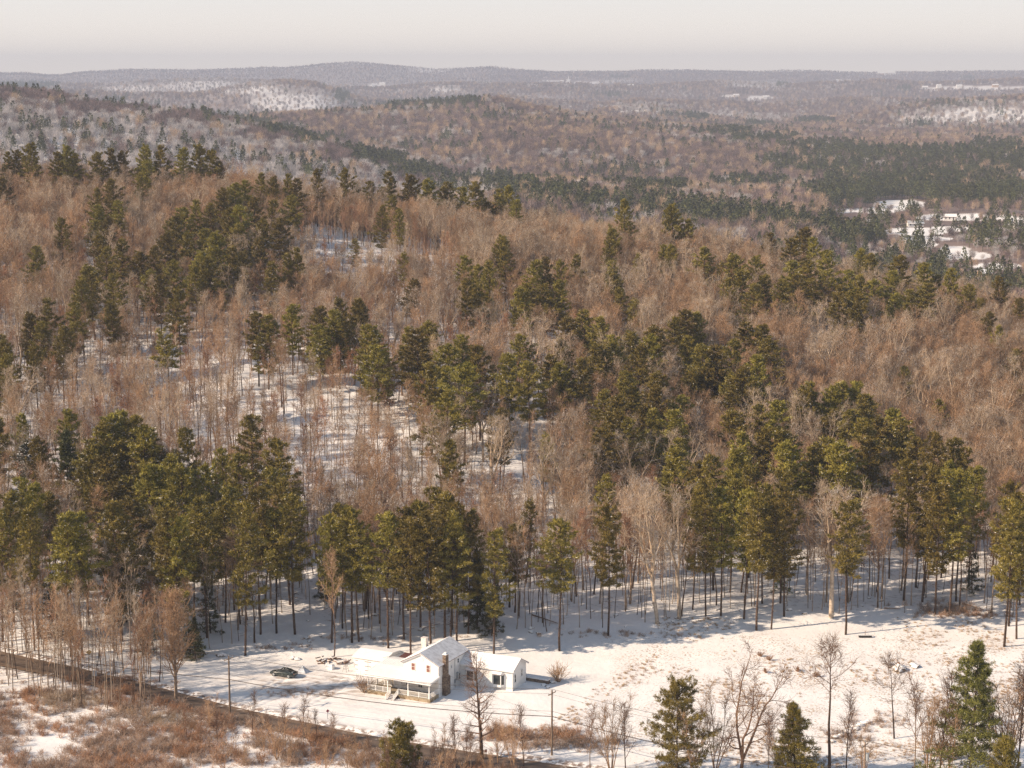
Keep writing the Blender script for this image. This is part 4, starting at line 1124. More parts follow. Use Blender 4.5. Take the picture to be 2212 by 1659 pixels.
# verge brambles, weeds of the field
pts = []; kk = []; sc_ = []
for cx, cy, rx, ry, n, k, s in [(1090, 1590, 60, 14, 90, 1, .8), (1215, 1592, 50, 12, 90, 1, .8), (1160, 1612, 60, 12, 60, 0, .7), (1280, 1610, 60, 14, 60, 0, .7), (640, 1500, 60, 8, 30, 0, .5), (200, 1475, 140, 14, 60, 1, .7),
                              (1840, 1590, 60, 20, 50, 0, .6), (1900, 1560, 60, 20, 40, 0, .5), (2050, 1318, 70, 12, 60, 0, .8), (620, 1400, 60, 6, 24, 0, .5), (1330, 1372, 120, 6, 40, 0, .5), (2100, 1330, 90, 8, 60, 1, .6), (800, 1380, 160, 8, 60, 0, .4)]:
    for _ in range(n):
        x, y, z = ground(cx + rng.normal(0, rx * .6), cy + rng.normal(0, ry * .6)); pts.append((x, y, z - .1)); kk.append(k if rng.uniform() < .7 else 2); sc_.append(s * rng.uniform(.6, 1.2))
scatter('brambles', BR, pts, kk, rng.uniform(0, 6.28, len(pts)), sc_, 'brown leafless brambles along the road verge and the wood edge', 'brush')
WD = [bush_mesh(720 + i, 0.55, .5, 14, 'straw', 1.0, 0.008, 3) for i in range(2)] + [bush_mesh(725, 0.5, .5, 12, 'brush', 1.2, 0.008, 3)]
pts = []
while len(pts) < 3600:
    xd = rng.uniform(1150, 2260); yb = rng.uniform(1350, 1700)
    a, dy, dz = ray(xd, yb); t = (CAM_H - 1.5) / -dz; x, y = a * t, dy * t
    v = fbm(np.array([x / 12.0]), np.array([y / 12.0]), 55, 3)[0]
    edge = math.exp(-((yb - (1560 - (xd - 1180) * 0.6)) / 22.0) ** 2) * (xd < 1420)
    if xd < 1420 and yb < 1580 - (xd - 1150) * 0.62 and edge < .3: continue
    if v + 0.25 * edge < 0.50 + .12 * rng.uniform(): continue
    pts.append((x, y))
pts = np.array(pts); zz = terrain(pts[:, 0], pts[:, 1]); n = len(pts)
scatter('dry_grass', WD, np.column_stack([pts, zz - .05]), rng.integers(0, 3, n), rng.uniform(0, 6.28, n), rng.uniform(.4, 1.2, n), 'straw-coloured dead grass and weeds poking through the field snow', 'grass')

# single shrubs that can be told apart
PROTO['shrub'] = bush_mesh(740, 3.2, 1.0, 26, 'twig', 0.75, 0.02, 9)
def shrub(me, xd, yd, sc, lab, rz=0, mat=None):
    x, y, z = ground(xd, yd)
    o = put(bpy.data.objects.new('shrub', me)); o.location = (x, y, z); o.scale = (sc,) * 3; o.rotation_euler = (0, 0, rz)
    tag(o, lab, 'shrub'); return o
shrub(PROTO['shrub'], 1206, 1474, 1.15, 'round bare shrub on the snow behind the stone wall')
shrub(PROTO['shrub'], 787, 1496, 1.0, 'bare arching shrub at the left corner of the porch', 1)
rs = bush_mesh(741, 1.1, .6, 22, 'rust', .9, 0.016, 7)
for (x_, y_, l_) in [(1643, 1419, 'upper left one of the two neighbouring russet shrubs in the field'), (1662, 1428, 'russet shrub with a blue shadow, lower one of the neighbouring pair'), (1721, 1452, 'russet shrub alone in the middle of the field'),
                     (1655, 1455, 'low flattened russet shrub below the neighbouring pair'), (1763, 1462, 'tiny russet shrub left of the slender tall tree'), (1944, 1440, 'russet shrub by the snow-covered boulders in the field')]:
    shrub(rs, x_, y_, 1.0, l_, x_)

# ------------------------------------------------------------------ far woods
FBM_ = [far_bare(800 + i, 15 + i, 4.2, 150, 0.10, ['far_twig', 'far_mauve', 'far_mauve', 'twig_snow'][i % 4]) for i in range(4)] + [far_bare(810, 15, 4.4, 170, 0.11, 'frost')]
FPM_ = [far_pine(820 + i, 19, 3.8, 210, 'needle_dark') for i in range(3)]
def stretch_visible(X, Y, Z, top, margin):
    ss = np.linspace(-0.44, 0.44, 600); yy = np.concatenate([np.arange(300, 1200, 12.0), np.geomspace(1200, 13500, 330)])
    SS, YY = np.meshgrid(ss, yy, indexing='ij')
    zz = terrain(SS * YY, YY)
    zz = zz + np.where(YY > 340, 11.0, 0)
    an = (zz - CAM_H) / YY
    mx = np.maximum.accumulate(an, axis=1)
    i = np.clip(np.round((X / Y + .44) / .88 * 599).astype(int), 0, 599); j = np.clip(np.searchsorted(yy, Y * 0.985) - 1, 0, len(yy) - 1)
    return (Z + top + margin - CAM_H) / Y > mx[i, j]
# dark conifer belts by place in the picture: (x, y, half width, half height)
BELTS = [(1100, 400, 60, 14), (1200, 408, 90, 14), (1350, 425, 100, 16), (1480, 440, 90, 17), (1600, 455, 90, 17), (1720, 468, 80, 16), (1850, 488, 60, 12), (1780, 478, 60, 12),
         (950, 216, 60, 7), (1000, 213, 40, 6), (850, 222, 60, 5), (780, 222, 30, 4),
         (1880, 330, 130, 18), (2020, 345, 120, 30), (2150, 340, 110, 34), (1760, 315, 90, 12), (1650, 295, 70, 7), (1560, 282, 60, 6), (1930, 400, 75, 26), (1850, 380, 60, 20), (2100, 395, 100, 26), (1800, 410, 60, 20),
         (1780, 350, 80, 16), (1690, 345, 50, 12), (1990, 380, 60, 30), (1620, 390, 80, 10), (1050, 380, 60, 10), (1420, 400, 60, 10), (2120, 500, 30, 12), (2020, 560, 20, 12), (1880, 560, 40, 12), (1985, 470, 14, 7),
         (960, 398, 50, 8), (700, 293, 60, 5), (820, 338, 60, 7), (900, 366, 60, 8), (620, 276, 50, 5), (500, 243, 60, 4), (560, 258, 50, 4), (420, 228, 20, 4), (330, 215, 20, 5), (60, 180, 70, 8), (250, 212, 30, 6),
         (740, 205, 20, 14), (1950, 188, 18, 5), (2090, 165, 16, 4), (1340, 163, 22, 3), (1690, 178, 16, 4), (1900, 205, 20, 4), (1500, 250, 30, 6), (1640, 262, 30, 5), (1990, 262, 24, 6), (1760, 258, 40, 5), (1320, 200, 40, 5)]
allP, allK, allS = [], [], []
nb_, np_ = len(FBM_), len(FPM_)
for y0, y1, sp, big in [(765, 1300, 6.5, 1.0), (1300, 2300, 8.0, 1.0), (2300, 3400, 10.0, 1.0), (3400, 5000, 13.0, 1.05), (5000, 8500, 18.0, 1.1), (8500, 13000, 27.0, 1.1)]:
    Q = jgrid(y0, y1, sp, -0.43, 0.41); Zq = terrain(Q[:, 0], Q[:, 1])
    vis = stretch_visible(Q[:, 0], Q[:, 1], Zq, 18 * big, 6.0 + y0 * 0.002)
    Q = Q[vis]; Zq = Zq[vis]
    qx, qy = project(Q[:, 0], Q[:, 1], Zq + 14 * big)
    gx, gy = project(Q[:, 0], Q[:, 1], Zq)
    wob = (fbm(Q[:, 0] / 60, Q[:, 1] / 90, 61, 3) - 0.5)
    fld = np.maximum(blob(gx, gy, FIELDS), -.5) + wob * 0.8
    hpx = 16 * big * FD / Q[:, 1]
    fld2 = np.maximum.reduce([blob(gx, gy - f * hpx, FIELDS) for f in (.15, .35)]) + wob * .5 - .12
    slp = blob(gx, gy, SLOPES)
    u = rng.uniform(0, 1, len(Q)) * np.where((Q[:, 1] > 1980) & (Q[:, 1] < 2200) & (gx < 1000), .30, 1.0)
    belt = blob(qx, qy, BELTS) + wob * 1.2
    pinep = np.where(belt > -0.12, 0.78, 0.03 + 0.22 * (fbm(Q[:, 0] / 120, Q[:, 1] / 160, 71, 3) > 0.60))
    pinep = np.where((gx > 1750) & (gy > 440) & (belt < 0), .14, pinep)
    if y0 >= 5000: pinep = np.where(belt > 0, .8, 0.015)
    isp = u < pinep
    keep = (fld < 0.02) & ~((slp > 0) & (rng.uniform(0, 1, len(Q)) < 0.36) & ~isp)
    # valley floor is half open
    valley = (Q[:, 1] > 1000) & (Q[:, 1] < 2050) & (gx > 1780) & (gy > 425)
    keep &= ~(valley & (rng.uniform(0, 1, len(Q)) < 0.20))
    keep &= ~((fld2 > 0) & (rng.uniform(0, 1, len(Q)) < 0.62))
    hill2 = (Q[:, 1] > 1200) & (Q[:, 1] < 2250) & (gx < 1060)
    ridge = blob(qx, qy, [(60, 196, 160, 13), (260, 222, 140, 12), (450, 245, 120, 12), (620, 280, 110, 14), (780, 325, 110, 18), (930, 370, 90, 18)]) > 0
    keep &= ~(hill2 & ~ridge & (rng.uniform(0, 1, len(Q)) < 0.40))
    k = np.where(isp, nb_ + rng.integers(0, np_, len(Q)), rng.integers(0, nb_, len(Q)))
    s = rng.uniform(.7, 1.15, len(Q)) * big * np.where(valley & ~isp, .62, 1.0) * np.where(Q[:, 1] < 1300, .8, 1.0)
    uu = rng.uniform(0, 1, len(Q))
    k = np.where(~isp & (k == 4), 0, k)
    k = np.where(ridge & hill2 & ~isp, (uu * 2).astype(int), k)
    mott = fbm(Q[:, 0] / 90, Q[:, 1] / 120, 91, 3)
    white = ~isp & ((hill2 & ~ridge & (uu < .62)) | ((slp > 0) & (uu < .6)) | (~hill2 & (mott > .56) & (uu < .30)))
    k = np.where(white, 4, k)
    allP.append(np.column_stack([Q, Zq])[keep]); allK.append(k[keep]); allS.append(s[keep])
AP, AK, AS = np.concatenate(allP), np.concatenate(allK), np.concatenate(allS)
isn = AK >= nb_
scatter('far_hardwood', FBM_, AP[~isn], AK[~isn], rng.uniform(0, 6.28, (~isn).sum()), AS[~isn], 'hazy leafless forest covering the distant hills and valley', 'woodland')
scatter('far_conifers', FPM_, AP[isn], AK[isn] - nb_, rng.uniform(0, 6.28, isn.sum()), AS[isn], 'dark blue-green conifer belts on the distant hills', 'woodland')
print('TREES near', len(P), 'own', len(own), 'pines', len(PINES), 'far', len(AP), int(isn.sum()))

# ------------------------------------------------------------------ the white house
def siding(name, col):
    m, nt, b = material(name, 0.55, 0.3)
    tc = N(nt, 'ShaderNodeTexCoord'); s = N(nt, 'ShaderNodeSeparateXYZ'); nt.links.new(tc.outputs['Object'], s.inputs[0])
    fr = math_n(nt, 'FRACT', math_n(nt, 'MULTIPLY', s.outputs['Z'], 7.0))
    n = noise(nt, 1.5, 4)
    nt.links.new(ramp(nt, n, [(0.3, tuple(c * 0.93 for c in col)), (0.7, col)]), b.inputs['Base Color'])
    bump(nt, b, fr, 0.5, 0.02)
    return m
M['siding'] = siding('white_clapboard', (0.84, 0.82, 0.79))
M['trim'] = plain('white_trim', (0.82, 0.81, 0.79), 0.5, 0.04)
M['snow'] = plain('roof_snow', (0.88, 0.865, 0.85), 0.8, 0.03, 0.8, 0.1, 0.2)
M['edge'] = plain('maroon_roof_edge', (0.12, 0.05, 0.045), 0.6, 0.2)
M['glass'] = plain('dark_window_glass', (0.035, 0.04, 0.04), 0.08, 0.3, 1.0, 0.6)
M['stone'] = None
def stone_mat(name, a, b_, sc):
    m, nt, b = material(name, 0.9, 0.15)
    tc = N(nt, 'ShaderNodeTexCoord'); v = N(nt, 'ShaderNodeTexVoronoi'); v.inputs['Scale'].default_value = sc
    mp = N(nt, 'ShaderNodeMapping'); mp.inputs['Scale'].default_value = (1, 1, 1.6)
    nt.links.new(tc.outputs['Object'], mp.inputs[0]); nt.links.new(mp.outputs[0], v.inputs['Vector'])
    s = N(nt, 'ShaderNodeSeparateColor'); nt.links.new(v.outputs['Color'], s.inputs[0])
    nt.links.new(ramp(nt, s.outputs[0], [(0.1, a), (0.9, b_)]), b.inputs['Base Color'])
    bump(nt, b, v.outputs['Distance'], 0.6, 0.06)
    return m
M['stone'] = stone_mat('fieldstone', (0.13, 0.095, 0.07), (0.34, 0.26, 0.19), 3.2)
M['stone_light'] = stone_mat('pale_footing_stone', (0.24, 0.17, 0.10), (0.46, 0.37, 0.26), 2.4)
M['brick_white'] = stone_mat('whitewashed_brick', (0.62, 0.52, 0.46), (0.82, 0.77, 0.72), 6.0)
M['brick_orange'] = stone_mat('orange_brick', (0.36, 0.14, 0.06), (0.52, 0.25, 0.12), 6.0)
M['deck'] = plain('weathered_deck', (0.33, 0.27, 0.19), 0.8, 0.2, 6)
M['metal'] = plain('grey_metal', (0.30, 0.32, 0.33), 0.45, 0.1, 3, 0.5)
M['iron'] = plain('black_iron', (0.03, 0.025, 0.025), 0.6, 0.2)
M['blind'] = plain('reddish_blind', (0.26, 0.12, 0.09), 0.5, 0.2, 2.0)
def thin_snow_roof():
    m, nt, b = material('thin_snow_on_shingles', 0.75, 0.15)
    tc = N(nt, 'ShaderNodeTexCoord'); s = N(nt, 'ShaderNodeSeparateXYZ'); nt.links.new(tc.outputs['Object'], s.inputs[0])
    row = math_n(nt, 'FRACT', math_n(nt, 'MULTIPLY', s.outputs['Z'], 11.0))
    n = noise(nt, 1.3, 5)
    f = math_n(nt, 'MULTIPLY', maprange(nt, math_n(nt, 'ADD', math_n(nt, 'MULTIPLY', row, 0.25), n), 0.55, 0.85), 0.5)
    c = mixc(nt, f, (0.86, 0.85, 0.85), (0.30, 0.28, 0.27))
    nt.links.new(c, b.inputs['Base Color']); bump(nt, b, row, 0.4, 0.02)
    return m
M['thinsnow'] = thin_snow_roof()

M['stone'] = stone_mat('fieldstone', (0.10, 0.07, 0.055), (0.28, 0.21, 0.155), 3.2)
ox, oy, oz = ground(793, 1499)
HA = math.radians(-26.0)
HZ = tz(ox + 5, oy + 2) - 0.05
house = empty('farmhouse', (ox, oy, HZ), HA)
tag(house, 'white two-storey clapboard farmhouse with open front porch and snow-covered roofs', 'house')

def gable_walls(b, x0, x1, y0, y1, z0, ze, zr, axis='y', mat=0):
    """walls of a gabled block; the ridge runs along axis"""
    if axis == 'y':
        xm = (x0 + x1) / 2
        b.poly([(x0, y0, z0), (x1, y0, z0), (x1, y0, ze), (xm, y0, zr), (x0, y0, ze)], mat)
        b.poly([(x1, y1, z0), (x0, y1, z0), (x0, y1, ze), (xm, y1, zr), (x1, y1, ze)], mat)
        b.poly([(x1, y0, z0), (x1, y1, z0), (x1, y1, ze), (x1, y0, ze)], mat)
        b.poly([(x0, y1, z0), (x0, y0, z0), (x0, y0, ze), (x0, y1, ze)], mat)
    else:
        ym = (y0 + y1) / 2
        b.poly([(x0, y0, z0), (x1, y0, z0), (x1, y0, ze), (x0, y0, ze)], mat)
        b.poly([(x1, y1, z0), (x0, y1, z0), (x0, y1, ze), (x1, y1, ze)], mat)
        b.poly([(x1, y0, z0), (x1, y1, z0), (x1, y1, ze), (x1, ym, zr), (x1, y0, ze)], mat)
        b.poly([(x0, y1, z0), (x0, y0, z0), (x0, y0, ze), (x0, ym, zr), (x0, y1, ze)], mat)

def slab(b, p0, p1, p2, p3, th, top=0, edge=1):
    """sloped roof slab: p0..p3 underside corners, anticlockwise from above"""
    P_ = [Vector(p) for p in (p0, p1, p2, p3)]
    Q_ = [p + Vector((0, 0, th * 0.45)) for p in P_]; R_ = [p + Vector((0, 0, th)) for p in P_]
    b.hexa([*P_, *Q_], edge)
    inn = [p.lerp(sum(R_, Vector()) / 4, 0.006) for p in R_]; Qn = [p.lerp(sum(Q_, Vector()) / 4, 0.004) + Vector((0, 0, .003)) for p in Q_]
    b.hexa([*Qn, *inn], top)

def window(x, y, z, w, h, face, parent, glass='glass', mull=1, name='window', depth=0.06):
    """face: 'f' looks to -y, 'r' to +x"""
    b = MB(); g = MB(); t = 0.09
    def bx(bb, u0, u1, v0, v1, d0, d1):
        if face == 'f': bb.box((x + u0, y - d1, z + v0), (x + u1, y - d0, z + v1))
        else: bb.box((x + d0, y + u0, z + v0), (x + d1, y + u1, z + v1))
    bx(b, -w / 2 - t, -w / 2, 0, h, 0, depth); bx(b, w / 2, w / 2 + t, 0, h, 0, depth)
    bx(b, -w / 2 - t, w / 2 + t, h, h + t, 0, depth + .01); bx(b, -w / 2 - t - .03, w / 2 + t + .03, -t, 0, 0, depth + .04)
    if mull: bx(b, -w / 2, w / 2, h * .5 - .02, h * .5 + .025, 0.022, depth - .01)
    if mull == 2: bx(b, -.025, .025, 0, h * .5 - .021, 0.022, depth - .01); bx(b, -.025, .025, h * .5 + .026, h, 0.022, depth - .01)
    f = b.build(name, M['trim'], parent)
    bx(g, -w / 2, w / 2, 0, h, 0.004, 0.02)
    g.build('pane', M[glass], f)
    return f

H = house
b = MB(); gable_walls(b, 5.2, 11.8, 3.0, 13.0, -1.2, 5.4, 7.05); b.build('main_wall', M['siding'], H)
b = MB()
# main roof: left slope full snow, right slope thin snow
rz_, ez = 7.12, 5.34; xm = 8.5
slab(b, (xm, 2.65, rz_), (xm, 13.3, rz_), (4.85, 13.3, ez - .09), (4.85, 2.65, ez - .09), 0.16, 0, 1)
slab(b, (xm, 2.65, rz_), (12.15, 2.65, ez - .09), (12.15, 13.3, ez - .09), (xm, 13.3, rz_), 0.15, 2, 1)
rf = b.build('main_roof', [M['snow'], M['edge'], M['thinsnow']], H)
b = MB(); b.box((5.05, 2.9, 5.0), (5.2, 3.0, 5.3))
b.bar((8.5, 2.80, 7.02), (4.95, 2.80, 5.22), 0.10, 0.22); b.bar((8.5, 2.80, 7.02), (12.05, 2.80, 5.22), 0.10, 0.22)
b.build('bargeboard', M['trim'], H)
b = MB(); r_ = [(8.5 + .5 * math.cos(a), 2.95, 5.95 + .5 * math.sin(a)) for a in np.linspace(0, math.pi, 12)]
b.poly(r_[::-1]); b.poly([(p[0], 3.0, p[2]) for p in r_])
for p, q in zip(r_[:-1], r_[1:]): b.poly([p, q, (q[0], 3.0, q[2]), (p[0], 3.0, p[2])])
b.box((7.95, 2.94, 5.87), (9.05, 2.998, 5.945)); b.build('gable_vent', M['trim'], H)
window(7.1, 3.0, 4.08, 0.62, 1.15, 'f', H, 'blind', 1); window(9.9, 3.0, 4.08, 0.62, 1.15, 'f', H, 'blind', 1)
window(5.95, 3.0, 1.35, 0.36, 0.8, 'f', H, 'glass', 0); window(8.4, 3.0, 1.30, 0.72, 0.75, 'f', H, 'glass', 2)
window(11.8, 9.9, 4.05, 0.5, 0.65, 'r', H); window(11.8, 7.5, 3.75, 0.35, 0.5, 'r', H, 'metal', 0); window(11.8, 11.9 - 1.5, 0.0 + 1.1, 0.45, 1.0, 'r', H)
# left wing behind the porch
b = MB()
b.poly([(3.3, 3.0, -1.2), (5.2, 3.0, -1.2), (5.2, 3.0, 3.5), (3.3, 3.0, 3.5)])
b.poly([(3.3, 6.6, -1.2), (3.3, 3.0, -1.2), (3.3, 3.0, 3.5), (3.3, 6.6, 3.92)])
b.poly([(0.0, 6.6, -1.2), (3.3, 6.6, -1.2), (3.3, 6.6, 3.92), (0.0, 6.6, 3.92)])
b.poly([(0.0, 9.2, -1.2), (0.0, 6.6, -1.2), (0.0, 6.6, 3.92), (0.0, 9.2, 3.4)])
b.poly([(5.2, 9.2, -1.2), (0.0, 9.2, -1.2), (0.0, 9.2, 3.4), (5.2, 9.2, 3.4)])
b.build('left_wing_wall', M['siding'], H)
b = MB()
slab(b, (-.3, -.35, 3.22), (12.12, -.35, 3.22), (12.12, 2.98, 3.50), (-.3, 2.98, 3.50), 0.15)
slab(b, (-.3, 2.985, 3.48), (5.18, 2.985, 3.48), (5.18, 6.9, 3.95), (-.3, 6.9, 3.95), 0.17)
slab(b, (-.3, 6.905, 3.95), (5.18, 6.905, 3.95), (5.18, 9.6, 3.40), (-.3, 9.6, 3.40), 0.14)
b.build('porch_roof', [M['snow'], M['edge']], H)
b = MB()
for k in range(13): b.box((0.0 + k * .4, 4.2, 3.62 + .17), (0.04 + k * .4, 6.85, 3.68 + .17)) if False else b.bar((0.1 + k * .4, 4.4, 3.83), (0.1 + k * .4, 6.85, 4.125), 0.05, 0.05)
b.build('roof_seam', M['snow'], H)
b = MB(); b.box((-.34, -.44, 3.04), (12.16, -.36, 3.24)); b.bar((12.16, -.35, 3.24), (12.16, 2.9, 3.50), .06, .16); b.bar((-.34, -.35, 3.24), (-.34, 6.8, 3.98), .06, .16); b.build('eave_board', M['trim'], H)
# right side of the porch is closed by a strip of wall
b = MB(); b.box((-.02, -.02, -1.2), (4.4, .28, .42)); b.box((6.0, -.02, -1.2), (11.82, .28, .42)); b.box((4.41, .1, -1.2), (5.99, .29, .42)); b.box((11.5, .29, -1.2), (11.82, 2.98, .42)); b.box((-.02, .29, -1.2), (.28, 6.58, .42))
b.build('footing', M['stone_light'], H)
b = MB(); b.box((-.06, -.06, .44), (11.86, 2.985, .60)); b.box((-.06, 2.99, .44), (3.28, 6.58, .60)); b.build('porch_deck', M['deck'], H)
for u in (0.12, 3.9, 7.7, 11.62):
    b = MB(); b.box((u - .07, .02, .6), (u + .07, .16, 3.2)); b.box((u - .1, -.01, .6), (u + .1, .19, .72)); b.box((u - .1, -.01, 3.02), (u + .1, .19, 3.2)); b.build('post', M['trim'], H)
def railing(a, c, parent, za=.6, zc=.6, name='railing'):
    b = MB(); a = Vector(a); c = Vector(c); L = (c - a).length; n = max(2, int(L / 0.17))
    for dz in (.12, .86): b.bar((a.x, a.y, za + dz), (c.x, c.y, zc + dz), .06, .06)
    for k in range(n + 1):
        p = a.lerp(c, k / n); z = za + (zc - za) * k / n
        b.box((p.x - .02, p.y - .02, z + .12), (p.x + .02, p.y + .02, z + .86))
    for k in range(int(L / 1.9) + 2):
        p = a.lerp(c, k / (int(L / 1.9) + 1)); z = za + (zc - za) * k / (int(L / 1.9) + 1)
        b.box((p.x - .05, p.y - .05, z), (p.x + .05, p.y + .05, z + .95))
    return b.build(name, M['trim'], parent)
railing((.2, .09), (4.4, .09), H); railing((6.0, .09), (11.55, .09), H); railing((.09, .2), (.09, 3.1), H); railing((11.7, .2), (11.7, 2.9), H); railing((.2, 3.2), (2.9, 3.2), H)
railing((2.9, 3.3), (1.0, 3.9), H, .6, .6)
b = MB()
for k in range(4): b.box((4.55, -.35 - .36 * k, -.3), (5.85, -.06 - .36 * k + .003 * k, .47 - .15 * k), 0); b.box((4.53, -.40 - .36 * k, .472 - .15 * k), (5.87, -.02 - .36 * k, .50 - .15 * k), 1)
st = b.build('stairs', [M['edge'], M['snow']], H)
railing((4.48, -.08), (4.48, -1.65), st, .6, -.02, 'stair_railing'); railing((5.92, -.08), (5.92, -1.65), st, .6, -.02, 'stair_railing')
b = MB(); b.box((4.15, 2.94, .6), (4.95, 2.998, 2.6)); d_ = b.build('door', M['trim'], H); b = MB(); b.box((4.86, 2.9, 1.5), (4.92, 2.94, 1.6)); b.build('handle', M['iron'], d_)
# chimneys
b = MB(); b.box((11.802, 4.2, -1.2), (12.55, 5.75, 3.0)); b.hexa([(11.802, 4.2, 3.0), (12.55, 4.2, 3.0), (12.55, 5.75, 3.0), (11.802, 5.75, 3.0), (11.802, 4.4, 3.5), (12.45, 4.4, 3.5), (12.45, 5.3, 3.5), (11.802, 5.3, 3.5)])
b.box((11.802, 4.4, 3.5), (12.45, 5.3, 6.9)); ch = b.build('stone_chimney', M['stone'], H)
b = MB(); b.box((11.74, 4.34, 6.9), (12.51, 5.36, 7.02)); b.box((11.95, 4.6, 7.02), (12.3, 5.1, 7.25)); b.build('chimney_cap', M['snow'], ch)
b = MB(); b.box((4.45, 10.5, 3.0), (5.35, 11.4, 4.95), 1); b.box((4.46, 10.51, 4.95), (5.34, 11.39, 7.1), 0); b.box((4.4, 10.45, 7.1), (5.4, 11.45, 7.22), 0); b.build('brick_chimney', [M['brick_white'], M['brick_orange']], H)
b = MB(); b.box((11.8, 9.15, 1.2), (11.98, 9.7, 2.5)); b.box((11.8, 8.5, .9), (11.95, 8.85, 1.5)); b.tube([(11.88, 8.65, 1.5), (11.88, 8.65, 5.0)], [.04, .04], 6); b.tube([(11.88, 8.65, -.5), (11.88, 8.65, .9)], [.05, .05], 6); b.build('meter_box', M['metal'], H)
# rear low roofs between house and garage
b = MB(); b.box((.4, 9.25, -1.2), (4.4, 12.4, 2.9), 1); slab(b, (.1, 9.65, 3.05), (4.43, 9.65, 3.05), (4.43, 12.7, 3.35), (.1, 12.7, 3.35), 0.1, 0, 0); b.build('rear_lean_to', [M['edge'], M['siding']], H)
# right wing
b = MB(); gable_walls(b, 11.805, 21.5, 10.7, 15.9, -1.2, 3.75, 5.05, 'x'); b.build('right_wing_wall', M['siding'], H)
b = MB(); slab(b, (11.81, 10.35, 3.58), (21.9, 10.35, 3.58), (21.9, 13.3, 5.08), (11.81, 13.3, 5.08), .16); slab(b, (21.9, 16.25, 3.58), (11.81, 16.25, 3.58), (11.81, 13.3, 5.08), (21.9, 13.3, 5.08), .16)
b.build('right_wing_roof', [M['snow'], M['edge']], H)
b = MB(); b.box((11.83, 10.28, 3.5), (21.9, 10.345, 3.68)); b.bar((21.83, 10.35, 3.55), (21.83, 13.3, 5.03), .08, .2); b.bar((21.83, 13.3, 5.03), (21.83, 16.25, 3.55), .08, .2); b.box((21.38, 10.62, .1), (21.56, 10.7, 3.6)); b.build('bargeboard', M['trim'], H)
window(21.5, 11.7, 1.5, .5, 1.3, 'r', H); window(21.5, 14.2, 1.9, .42, 1.1, 'r', H)
for uc in (13.9, 18.9):
    b = MB(); w = 1.15; v0 = 10.7; v1 = 10.12; z0 = 1.15; z1 = 2.75
    o_ = [(uc - w, v0), (uc - w * .62, v1), (uc + w * .62, v1), (uc + w, v0)]
    # sill panel, head and corner posts
    for za, zb in ((z0 - .45, z0), (z1, z1 + .12)):
        b.hexa([(*o_[0], za), (*o_[1], za), (*o_[2], za), (*o_[3], za), (*o_[0], zb), (*o_[1], zb), (*o_[2], zb), (*o_[3], zb)])
    for p in o_[1:3]: b.box((p[0] - .06, p[1] - .02, z0), (p[0] + .06, p[1] + .1, z1))
    for p in (o_[0], o_[3]): b.box((p[0] - .05, p[1] - .1, z0), (p[0] + .05, p[1], z1))
    bay = b.build('bay_window', M['trim'], H)
    for p, q in zip(o_[:-1], o_[1:]):
        g = MB(); P0 = Vector((*p, z0)); P1 = Vector((*q, z0)); c0 = P0.lerp(P1, .07) + Vector((0, .03, 0)); c1 = P0.lerp(P1, .93) + Vector((0, .03, 0))
        g.hexa([c0, c1, c1 + Vector((0, .02, 0)), c0 + Vector((0, .02, 0)), c0 + Vector((0, 0, z1 - z0)), c1 + Vector((0, 0, z1 - z0)), c1 + Vector((0, .02, z1 - z0)), c0 + Vector((0, .02, z1 - z0))])
        g.build('pane', M['glass'], bay)
    g = MB(); zt = z1 + .13; oo = [(uc - w - .15, v0 - .003), (uc - w * .68, v1 - .18), (uc + w * .68, v1 - .18), (uc + w + .15, v0 - .003)]; top = [(uc - w * .7, v0 - .003), (uc + w * .7, v0 - .003)]
    B_ = [(*p, zt) for p in oo]; C_ = [(*p, zt + .08) for p in oo]
    g.poly(B_[::-1], 1)
    for i in range(3): g.poly([B_[i], B_[i + 1], C_[i + 1], C_[i]], 1)
    T0, T1 = (*top[0], zt + .55), (*top[1], zt + .55)
    g.poly([C_[0], C_[1], T0]); g.poly([C_[1], C_[2], T1, T0]); g.poly([C_[2], C_[3], T1])
    g.build('bay_roof', [M['snow'], M['edge']], bay)

# ------------------------------------------------------------------ garage
def local(u, v): 
    c, s = math.cos(HA), math.sin(HA); return ox + u * c - v * s, oy + u * s + v * c
gx_, gy_ = local(-7.8, 8.8); gz = tz(gx_ + 3, gy_ + 2)
G = empty('garage', (gx_, gy_, gz - .05), HA); tag(G, 'low white garage with strap-hinged double doors and snowy roof behind the farmhouse', 'garage')
b = MB(); L_, D_ = 6.1, 6.6
prof = [(0, -1), (D_, -1), (D_, 2.1), (5.2, 2.85), (2.6, 3.15), (0, 2.45)]
b.poly([(0, y, z) for y, z in prof[::-1]]); b.poly([(L_, y, z) for y, z in prof])
b.poly([(0, 0, -1), (L_, 0, -1), (L_, 0, 2.45), (0, 0, 2.45)]); b.poly([(L_, D_, -1), (0, D_, -1), (0, D_, 2.1), (L_, D_, 2.1)])
b.build('wall', M['siding'], G)
b = MB(); e = .2
slab(b, (-e, -.25, 2.42), (L_ + e, -.25, 2.42), (L_ + e, 2.6, 3.17), (-e, 2.6, 3.17), .17)
slab(b, (-e, 2.603, 3.17), (L_ + e, 2.603, 3.17), (L_ + e, 5.2, 2.87), (-e, 5.2, 2.87), .17)
slab(b, (-e, 5.203, 2.87), (L_ + e, 5.203, 2.87), (L_ + e, 6.9, 2.0), (-e, 6.9, 2.0), .17)
b.build('roof', [M['snow'], M['trim']], G)
